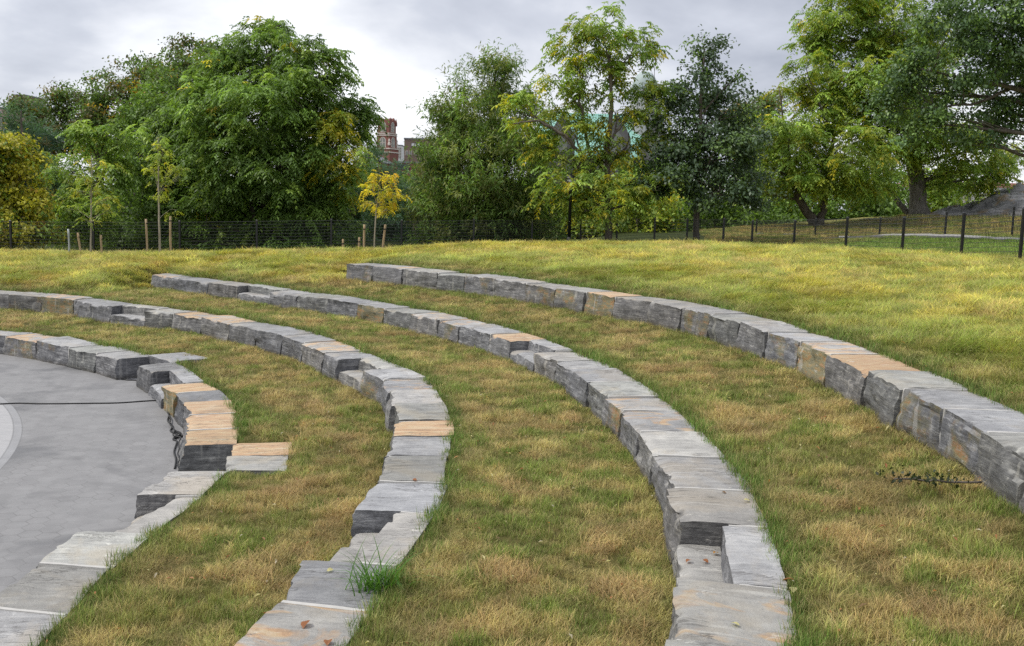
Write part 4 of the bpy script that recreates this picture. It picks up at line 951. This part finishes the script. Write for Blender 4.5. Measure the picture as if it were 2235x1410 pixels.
tree('overhanging_oak', 'dark glossy oak reaching in over the upper right corner', 37, [(2420,540,.4),(2400,300,.34),(2370,100,.26),(2340,-60,.15)], [(2180,60,100,66),(2080,42,80,50),(2225,160,84,60),(2110,142,84,50),(2030,202,76,42),(1962,236,62,38),(2170,242,86,50),(2062,272,66,34),(2230,292,56,40),(2300,100,96,80),(2320,222,96,66),(2280,20,100,50),(2130,-20,100,50),(1950,160,44,34),(1990,300,40,26),(2140,310,40,24),(2010,120,50,36)], 'broad', c_right, 20, 14, 3, .82, mat=M_GLOSSY, limb=.13,
     stems=[[(2395,250,.16,0),(2235,200,.10,-.3),(2130,175,.07,-.5),(2010,150,.03,-.6)], [(2380,150,.14,0),(2200,60,.09,.4),(2080,20,.05,.6)], [(2390,230,.12,0),(2250,170,.08,0),(2140,225,.05,-.3),(2040,235,.03,-.4)]])
for i, (px, y, blobs, lab) in enumerate([
    (835, 57, [(835,375,22,40),(830,430,50,40),(800,480,60,40),(860,470,50,40),(840,525,70,30)], 'blue green pine directly behind the yellow sapling'),
    (905, 55, [(905,430,24,40),(900,480,44,36),(920,520,56,32),(880,530,40,26)], 'lower pine between yellow sapling and the pointed olive tree'),
    (765, 58, [(765,410,24,50),(770,460,46,44),(750,520,60,34)], 'blue green pine between the big tree and the yellow sapling')]):
    tree('pine_tree', lab, y, [(px,550,.14),(px,blobs[0][1]-20,.03)], blobs, 'pine', c_pine, 30+i, 6.5, 5, 1.4)
# understorey that closes the view below the crowns
und = [(330,62,'dark shrub low behind the taller green sapling stakes',c_dark),(450,60,'dark shrub under the left limbs of the big tree',c_dark),(560,62,'dark shrub behind the stems of the big tree',c_dark),(680,61,'dark shrub under the right limbs of the big tree',c_dark),
       (120,60,'dark shrub behind the golden chestnut tree',c_dark),(-20,60,'dark shrub at the left photo edge',c_dark),(225,61,'dark shrub behind the leftmost sapling',c_dark),(780,66,'dull green shrub left behind the yellow sapling',c_wil),(1000,62,'olive shrub behind the left of the pointed tree',c_wil),(1130,61,'olive shrub behind the right of the pointed tree',c_wil),
       (1235,60,'yellow green shrub behind the lamp post',c_cof),(1300,66,'bright yellow shrub left behind the open tree trunk',[(3,YG),(2,LG),(1,YL)]),(1390,60,'yellow green shrub right behind the open tree trunk',c_cof),(1450,64,'green shrub left behind the dark oak trunk',c_bright),(1560,62,'green shrub right behind the dark oak trunk',c_main),
       (1660,66,'dark shrub behind the small rock',c_dark),(1890,72,'dark shrub between the forked trunk and the thick trunk',c_dark),(1960,76,'deep green shrub just left of the thick grey trunk',c_dark),(2060,72,'green shrub right of the thick grey trunk',c_loc),(1740,74,'dark shrub behind the forked trunk',c_dark),(1820,78,'yellow green shrub seen through the forked trunk',c_loc),(890,64,'green shrub below the brown building',c_main),(1340,74,'tall green shrub between the open tree and the green roof',c_main),(1440,72,'tall dark shrub behind the left side of the dark oak',c_dark)]
for i, (px, y, lab, cols) in enumerate(und):
    k = y/60.0; up = -30 if px > 1640 else (-45 if 'tall' in lab else 0)
    tree('shrub', lab, y, [(px,555+up,.06),(px,480+up,.03)], [(px-40,470+up,58/k,52/k),(px+40,462+up,58/k,56/k),(px,430+up,60/k,50/k),(px-10,525+up,88/k,42/k),(px+50,520+up,60/k,40/k)], 'broad', cols, 50+i, 3.2, 3, 1.6, group='understorey shrubs below the tree crowns', cat='shrub')
# staked saplings on the crest
GS = 'young staked trees on the lawn crest'
tree('sapling', 'leftmost staked sapling with thin yellow green layers', YS, [(198,556,.035),(199,470,.03),(200,340,.012)], [(205,355,28,12),(190,385,30,14),(195,418,34,12),(170,458,34,9),(226,440,34,12),(240,460,30,9),(195,482,18,10),(210,400,24,12)], 'pinnate', [(4,(.26,.36,.06)),(4,(.40,.44,.06)),(1,(.62,.52,.05))], 80, 24, 3, .47, bark=M_BARK_PALE, group=GS, limb=.014)
tree('sapling', 'taller pale green sapling between the two tall stakes', YS, [(349,556,.045),(347,470,.038),(345,300,.012)], [(345,312,20,14),(350,340,28,16),(335,370,24,14),(370,370,34,13),(394,386,16,10),(350,402,28,13),(345,430,18,9),(370,458,16,6),(360,320,16,10)], 'pinnate', [(4,(.26,.36,.06)),(4,(.40,.44,.06)),(.4,(.62,.52,.05))], 81, 24, 3, .47, bark=M_BARK_PALE, group=GS, limb=.014)
tree('sapling', 'small bright yellow sapling right of the big tree', YS, [(816,556,.03),(820,470,.026),(830,385,.01)], [(835,384,26,13),(810,410,26,14),(850,416,28,16),(833,440,36,17),(868,422,18,10),(835,462,24,8),(848,395,18,12)], 'pinnate', [(3,(.50,.50,.05)),(6,(.75,.60,.04)),(.8,(.62,.38,.03))], 82, 27, 3, .5, bark=M_BARK_PALE, group=GS, limb=.014)

# ------------------------------------------------------------------ grass: tuft instances spread over the lawns and terraces
def blade_tuft(name, n, spread, lmin, lmax, tilt0, tilt1, w_, seed, comb=1.0, bendk=1.0):
    rg = np.random.default_rng(seed); V, F, Cc = [], [], []
    for i in range(n):
        a = rg.uniform(0, 2*math.pi); r = spread*math.sqrt(rg.uniform()); b = np.array([r*math.cos(a), r*math.sin(a), -.02])
        az = rg.normal(0, comb) ; tl = math.radians(rg.uniform(tilt0, tilt1)); L = rg.uniform(lmin, lmax); col = rg.uniform(0, 1, 3)
        hd = np.array([math.cos(az), math.sin(az), 0]); sd_ = np.array([-hd[1], hd[0], 0]); p = b.copy(); ww = w_*rg.uniform(.7, 1.2)
        sd_ = sd_*math.cos(.6*(col[0]-.5))+np.array([0, 0, 1])*math.sin(.9*(col[0]-.5))
        k0 = len(V); seg = 3
        for s in range(seg+1):
            t = s/seg; W_ = ww*(1-t**1.6*.92)
            V += [p-sd_*W_/2, p+sd_*W_/2]; Cc += [col, col]
            ang = min(tl*(.45+.75*t*bendk), math.radians(97)); p = p+(hd*math.sin(ang)+np.array([0, 0, 1])*math.cos(ang))*L/seg
            p[2] = max(p[2], .004)
        F += [(k0+2*s, k0+2*s+1, k0+2*s+3, k0+2*s+2) for s in range(seg)]
    me = bpy.data.meshes.new(name); me.from_pydata([tuple(v) for v in V], [], F)
    at_ = me.attributes.new('blade', 'FLOAT_COLOR', 'POINT'); c4 = np.ones((len(V), 4), np.float32); c4[:, :3] = np.array(Cc); at_.data.foreach_set('color', c4.ravel())
    me.materials.append(M_GRASS); return bpy.data.objects.new(name, me)
tuft_col = bpy.data.collections.new('grass_tufts')
TUFTS = []
for s in range(3): TUFTS.append(blade_tuft('tuft_matted', 46, .10, .045, .10, 42, 97, .0036, s, 1.9))
for s in range(2): TUFTS.append(blade_tuft('tuft_straw', 36, .11, .075, .14, 62, 97, .0033, 5+s, .8))
for s in range(3): TUFTS.append(blade_tuft('tuft_upright', 34, .06, .05, .10, 10, 60, .0042, 10+s, 1.9))
for s in range(3): TUFTS.append(blade_tuft('tuft_long', 44, .13, .10, .20, 50, 95, .0050, 20+s, .8))
for i, t_ in enumerate(TUFTS): t_.name = 'tuft_%02d' % i; tuft_col.objects.link(t_)

def grass_points():
    P = []
    def wedge(n, r0, r1):
        a = np.radians(rng.uniform(-50, 50, n)); r = np.sqrt(rng.uniform(r0*r0, r1*r1, n)); return np.stack([r*np.sin(a), r*np.cos(a)], 1)
    def cnt(r0, r1, d): return int(d*.5*math.radians(100)*(r1*r1-r0*r0))
    for r0, r1, d in ((2.0, 9, 270), (9, 14, 200), (14, 20, 130), (20, 28, 84), (28, 62, 46)):
        P.append(wedge(cnt(r0, r1, d), r0, r1))
    P = np.concatenate(P); x, y = P.T
    th = np.degrees(np.arctan2(y-CY, x-CX)); r = np.hypot(x-CX, y-CY)
    keep = r > rfront(0, th)+DEP-.03; edge = np.full(len(x), 9.0); frontd = np.full(len(x), 9.0)
    for k in range(4):
        rf = rfront(k, th); on = (th < END[k]+.15) & (th > PJ[k][-1][0]-.3)
        keep &= ~(on & (r > rf-.01) & (r < rf+DEP-.03))
        edge = np.where(on & (r >= rf+DEP-.04), np.minimum(edge, np.maximum(r-rf-DEP, 0)), edge); frontd = np.where(on & (r < rf), np.minimum(frontd, rf-r), frontd)
    for a, b, q0, q1 in STONES_MASK: keep &= ~((th < a) & (th > b) & (r > q0) & (r < q1+.03))
    R, zc = knots(th); slope = (x > 3.5+.125*y) & (y < 60)
    keep &= (r < R[-1]+2.5) | slope
    for i in range(len(PATH)-1):
        A, B = PATH[i], PATH[i+1]; t = np.clip(((x-A[0])*(B[0]-A[0])+(y-A[1])*(B[1]-A[1]))/((B-A)@(B-A)), 0, 1); keep &= np.hypot(x-A[0]-t*(B[0]-A[0]), y-A[1]-t*(B[1]-A[1])) > 1.02
    x, y, th, r, edge, frontd = [v[keep] for v in (x, y, th, r, edge, frontd)]
    rc = R[-1][keep]
    z = terrain(x, y); n = len(x)
    up_lawn = np.where(th < END[3], sstep(25.6, 27.2, r), np.where(th < END[2], sstep(23, 24.6, r), sstep(20, 22, r)))
    n1, n2, n3 = fbm(x*.55, y*.55, 1.0, 4), fbm(x*1.7, y*1.7, 4.0, 4), fbm(x*4.5, y*4.5, 8.0, 3)
    lump = fbm(x*3.2+7, y*3.2, 31.0, 3)
    patch = .22*n1+.30*n2+.48*n3
    green = sstep(.455, .535, patch+rng.normal(0, .03, n))
    lush = np.exp(-np.maximum(edge, 0)/(.10+.24*n2))*(edge < 2); lush = np.maximum(lush, .35*np.exp(-frontd/.15))
    straw = np.array([.54, .43, .165]); straw2 = np.array([.45, .30, .125]); gr = np.array([.22, .285, .055]); gr2 = np.array([.135, .23, .04]); ly = np.array([.60, .545, .09]); lo = np.array([.56, .46, .13]); lg = np.array([.36, .42, .075])
    m = lambda a, b, t: a*(1-t[:, None])+b*t[:, None]
    brown = sstep(.50, .58, .6*fbm(x*1.1+30, y*1.1, 12.0, 4)+.4*fbm(x*3.6+30, y*3.6, 13.0, 3)+rng.normal(0, .02, n))
    thatch = sstep(.62, .69, fbm(x*2.0+50, y*2.0, 40.0, 3)+rng.normal(0, .012, n))
    tier = m(m(np.tile(straw, (n, 1)), np.tile(gr, (n, 1)), np.clip(green*.9+.20, 0, 1)), np.tile(straw2, (n, 1)), brown*.5*(1-green*.5))
    tier = m(tier, np.tile(np.array([.38, .25, .11]), (n, 1)), thatch*.7)
    lawn = m(m(np.tile(ly, (n, 1)), np.tile(lo, (n, 1)), brown), np.tile(lg, (n, 1)), green)
    # the lawn is greener just above the top row
    near_top = np.where(th < END[3], 1-sstep(26.0, 29.5, r+2*(n1-.5)), 0); lawn = m(lawn, np.tile(np.array([.26, .36, .06]), (n, 1)), np.clip(near_top, 0, 1)*.7)
    beyond = sstep(.8, 2.0, r-rc); hill = m(np.tile([.20, .33, .05], (n, 1)), m(np.tile([.46, .36, .13], (n, 1)), np.tile(gr, (n, 1)), green), sstep(38, 43, y+3*(n1-.5)))
    lawn = m(lawn, hill, beyond); col = m(tier, lawn, up_lawn); col = m(col, np.tile(gr2, (n, 1)), np.clip(lush*1.1, 0, 1))
    col *= rng.uniform(.55, 1.28, (n, 1))*(.62+.76*lump[:, None])
    u = rng.uniform(0, 1, n)
    var = np.where(u < .72-.45*green, rng.integers(0, 5, n), rng.integers(5, 8, n))
    var = np.where(thatch > .5, rng.integers(3, 5, n), var)
    var = np.where(up_lawn > rng.uniform(.2, .8, n), rng.integers(8, 11, n), var)
    var = np.where((beyond > .5), rng.integers(5, 8, n), var)
    var = np.where(lush > rng.uniform(.25, .6, n), rng.integers(5, 8, n), var)
    flow = 2*math.pi*2.2*fbm(x*.30+5, y*.30, 20.0, 3)+2.2*(fbm(x*1.6, y*1.6, 21.0, 2)-.5)
    rz = np.where(up_lawn > .5, flow+rng.normal(0, .9, n), rng.uniform(0, 2*math.pi, n))
    z = z+(.07+.05*up_lawn)*np.clip(lump-.35, 0, 1)*np.clip(np.minimum(edge, frontd)*4, 0, 1)
    d = np.hypot(x, y); sc_ = rng.uniform(.75, 1.25, n)*(1+.008*np.maximum(d-12, 0))*(1+1.1*lush*n3)*(.5+1.0*lump)
    wide = sc_*(1+.022*np.maximum(d-10, 0))
    return np.stack([x, y, z], 1), var, rz, np.stack([wide, wide, sc_], 1), col
def build_grass():
    P, var, rz, scl, col = grass_points(); n = len(P)
    me = bpy.data.meshes.new('grass'); me.vertices.add(n); me.vertices.foreach_set('co', P.astype(np.float32).ravel())
    a = me.attributes.new('variant', 'INT', 'POINT'); a.data.foreach_set('value', var.astype(np.int32))
    rot = np.zeros((n, 3), np.float32); rot[:, 2] = rz; rot[:, :2] = rng.normal(0, .08, (n, 2))
    a = me.attributes.new('turn', 'FLOAT_VECTOR', 'POINT'); a.data.foreach_set('vector', rot.ravel())
    a = me.attributes.new('size', 'FLOAT_VECTOR', 'POINT'); a.data.foreach_set('vector', scl.astype(np.float32).ravel())
    a = me.attributes.new('tint', 'FLOAT_COLOR', 'POINT'); c4 = np.ones((n, 4), np.float32); c4[:, :3] = col; a.data.foreach_set('color', c4.ravel())
    o = bpy.data.objects.new('grass', me); C.objects.link(o); tag(o, 'matted straw and green grass covering terraces and lawn', 'grass', kind='stuff')
    ng = bpy.data.node_groups.new('grass_spread', 'GeometryNodeTree')
    ng.interface.new_socket('Geometry', in_out='INPUT', socket_type='NodeSocketGeometry'); ng.interface.new_socket('Geometry', in_out='OUTPUT', socket_type='NodeSocketGeometry')
    N = ng.nodes.new; gi, go = N('NodeGroupInput'), N('NodeGroupOutput'); ip = N('GeometryNodeInstanceOnPoints'); ci = N('GeometryNodeCollectionInfo')
    ci.inputs['Collection'].default_value = tuft_col; ci.inputs['Separate Children'].default_value = True; ci.inputs['Reset Children'].default_value = True
    def na(nm, ty):
        q = N('GeometryNodeInputNamedAttribute'); q.data_type = ty; q.inputs['Name'].default_value = nm; return q.outputs['Attribute']
    l = ng.links.new
    l(gi.outputs[0], ip.inputs['Points']); l(ci.outputs[0], ip.inputs['Instance']); ip.inputs['Pick Instance'].default_value = True
    l(na('variant', 'INT'), ip.inputs['Instance Index']); l(na('turn', 'FLOAT_VECTOR'), ip.inputs['Rotation']); l(na('size', 'FLOAT_VECTOR'), ip.inputs['Scale'])
    l(ip.outputs[0], go.inputs[0])
    md = o.modifiers.new('spread', 'NODES'); md.node_group = ng
    print('grass tufts', n)
build_grass()

# ------------------------------------------------------------------ small things
def cable(name, pts, r, label, sub=8):
    P = np.array(pts, float); n = len(P); s = np.linspace(0, n-1, (n-1)*sub+1)
    def cr(q):
        i = np.clip(np.floor(s).astype(int), 0, n-2); t = s-i; g = lambda k: P[np.clip(i+k, 0, n-1), q]
        return .5*((2*g(0))+(-g(-1)+g(1))*t+(2*g(-1)-5*g(0)+4*g(1)-g(2))*t*t+(-g(-1)+3*g(0)-3*g(1)+g(2))*t**3)
    Q = np.stack([cr(0), cr(1), cr(2)], 1); m = MB(); m.tube(Q, r, 6); o = m.build(name, M_CABLE, None, True); tag(o, label, 'cable'); return o
pz = lambda px, py, z=.014: (*unz(px, py, z), z)
cable('cable', [pz(-60,886), pz(30,880), pz(100,881), pz(200,880), pz(260,879), pz(335,874), pz(352,876)], .013, 'single black cable stretched straight across the grey plaza')
zig = [(352,876),(362,893),(369,905),(366,918),(377,930),(372,940),(386,948),(378,957),(395,946),(380,940),(398,951),(378,958),(386,963),(380,985),(384,1003),(381,1022)]
cable('cable', [pz(a, b, .02) for a, b in zig], .014, 'loose black cable tangle along the foot of the lowest row')
cable('cable', [pz(a, b, .05) for a, b in [(366,902),(372,913),(371,926),(381,938),(378,950),(394,955),(390,966),(391,980),(388,990),(392,1002),(388,1012),(391,1024)]], .012, 'second looping black cable nearest the dark end face')
cable('cable', [pz(a, b, .014) for a, b in [(140,797),(175,806),(215,811),(255,824),(275,829),(300,831),(318,846),(345,868)]], .012, 'black cable hugging the far blocks of the lowest row')

def green_tuft():
    rg = np.random.default_rng(4); c = at(0, 0, 1); x, y = unz(822, 1278, ZT[1]+.02); V, F = [], []
    for i in range(150):
        az = rg.uniform(0, 2*math.pi); tl = math.radians(rg.uniform(48, 95)); L = rg.uniform(.2, .55); hd = np.array([math.cos(az), math.sin(az), 0]); sd_ = np.array([-hd[1], hd[0], 0])
        p = np.array([rg.normal(0, .09), rg.normal(0, .09), -.04]); k0 = len(V)
        for s in range(6):
            t = s/5; V += [p-sd_*.006*(1-t**2), p+sd_*.006*(1-t**2)]; ang = tl*(.35+.9*t); p = p+(hd*math.sin(ang)+np.array([0, 0, math.cos(ang)]))*L/5
        F += [(k0+2*s, k0+2*s+1, k0+2*s+3, k0+2*s+2) for s in range(5)]
    col = np.clip(np.array([.085, .19, .03])*np.repeat(rg.uniform(.7, 1.35, 150), 12)[:, None], 0, 1)
    o = mesh_np('grass_clump', np.array(V), F, M_LEAF, None, col=col, loc=(x, y, ZT[1]+.0)); tag(o, 'bright green coarse grass clump sprawling over the near grey stone', 'grass clump')
green_tuft()
def fallen_leaf(x, y, z, sz, az, col, label):
    rg = np.random.default_rng(int(abs(x*1000+y*77))); V = []; n = 7
    for i in range(n):
        t = i/(n-1); w_ = .36*math.sin(math.pi*min(1, t*.96+.03))**.8; zc = .12*math.sin(t*3+rg.uniform(0, 1))
        for q in (-1, 0, 1): V.append((sz*(t-.5), sz*w_*q, sz*(zc+.10*abs(q)*w_*3+.03)))
    F = [(3*i+q, 3*i+q+1, 3*i+q+4, 3*i+q+3) for i in range(n-1) for q in (0, 1)]
    o = mesh_np('fallen_leaf', V, F, M_LEAF, None, col=np.tile(col, (len(V), 1))); o.location = (x, y, z); o.rotation_euler = (rg.normal(0, .15), rg.normal(0, .15), az); tag(o, label, 'leaf', 'fallen leaves lying on the stones')
def on(px, py, z): x, y = unz(px, py, z); return x, y, z+.012
PALE, RUS, DRY = (.55, .50, .25), (.30, .12, .05), (.20, .12, .06)
for px, py, k, sz, col, lab in [(720,1248,1,.06,PALE,'pale yellow leaf on the dark slab left of the green clump'),(668,1367,1,.10,RUS,'curled rust leaf on the bottom buff and grey slab'),(716,1407,1,.09,RUS,'rust leaf at the bottom edge of the buff slab'),(905,1050,1,.06,RUS,'small rust leaf on the grey middle of the second row'),
        (1731,1292,2,.08,PALE,'pale leaf near the back corner of the nearest block'),(1605,1367,2,.06,PALE,'pale leaf in the middle of the nearest block'),(1630,1095,2,.06,PALE,'pale scrap on the dark block above the nearest notch'),(1720,1270,2,.09,RUS,'rust leaf at the joint behind the nearest notch'),(1580,1078,2,.05,DRY,'small brown leaf on the third row joint')]:
    fallen_leaf(*on(px, py, ZT[k]), sz, random.uniform(0, 6), col, lab)
for px, py, sz, col, lab in [(1503,1228,.07,RUS,'brown leaf on the left of the nearest tread'),(1540,1228,.06,RUS,'rust leaf on the middle of the nearest tread'),(1562,1210,.06,(.4,.2,.05),'orange leaf in the inner corner of the nearest tread')]:
    fallen_leaf(*on(px, py, ZB[2]+.47*(ZT[2]-ZB[2])+.008), sz, random.uniform(0, 6), col, lab)
def litter():
    n = 420; V, F, Cc = [], [], []; rg = np.random.default_rng(9)
    a = np.radians(rg.uniform(-32, 32, n*3)); r = np.sqrt(rg.uniform(4**2, 17**2, n*3)); x, y = r*np.sin(a), r*np.cos(a)
    th = np.degrees(np.arctan2(y-CY, x-CX)); rr = np.hypot(x-CX, y-CY); keep = rr > rfront(0, th)+DEP+.05
    for k in range(4): rf = rfront(k, th); keep &= ~((rr > rf-.02) & (rr < rf+DEP+.03))
    x, y = x[keep][:n], y[keep][:n]; z = terrain(x, y)
    for i in range(len(x)):
        az = rg.uniform(0, 6.28); s = rg.uniform(.014, .034); h = np.array([math.cos(az), math.sin(az), 0]); q = np.array([-h[1], h[0], 0]); p = np.array([x[i], y[i], z[i]+rg.uniform(.05, .09)])
        h = h+np.array([0, 0, rg.normal(0, .4)]); b = len(V); V += [p-h*s, p+q*s*.42+[0, 0, .01], p+h*s, p-q*s*.42+[0, 0, .012]]; F.append((b, b+1, b+2, b+3))
        c = [PALE, RUS, DRY, (.42, .2, .08), (.5, .44, .34)][rg.integers(0, 5)]; Cc += [c]*4
    o = mesh_np('leaf_litter', np.array(V), F, M_LEAF, None, col=np.array(Cc)); tag(o, 'scattered small dry leaves lying in the terrace grass', 'leaf litter', kind='stuff')
litter()
def fallen_branch():
    a = np.array([*unz(1950, 1056, ZB[3]-.02), ZB[3]+.03]); b = np.array([*unz(2140, 1068, ZB[3]-.02), ZB[3]+.05]); root = empty('fallen_branch', Vector(a)); tag(root, 'dark dead branch with shrivelled leaves lying below the top row', 'branch')
    m = MB(); P = curve_tube(m, (0, 0, 0), b-a, .008, .012, .05, 9, 6, 5); m.build('stem', M_BARK, root, True)
    rg = np.random.default_rng(2); n = 90; p = P[rg.integers(0, 6, n)]+rg.normal(0, .07, (n, 3))*np.array([1.3, 1.3, .35])+np.array([0, 0, .03])
    v = leaf_quads(p, rg.normal(0, 1, (n, 3)), rg.normal(0, 1, (n, 3)), rg.uniform(.03, .07, n), rg.uniform(.02, .04, n), .35); col = np.repeat(np.array([(.025, .035, .015)])*rg.uniform(.6, 1.8, (n, 1)), 4, 0)
    mesh_np('foliage', v.reshape(-1, 3), np.arange(4*n, dtype=np.int32).reshape(-1, 4), M_LEAF, root, col=col)
fallen_branch()
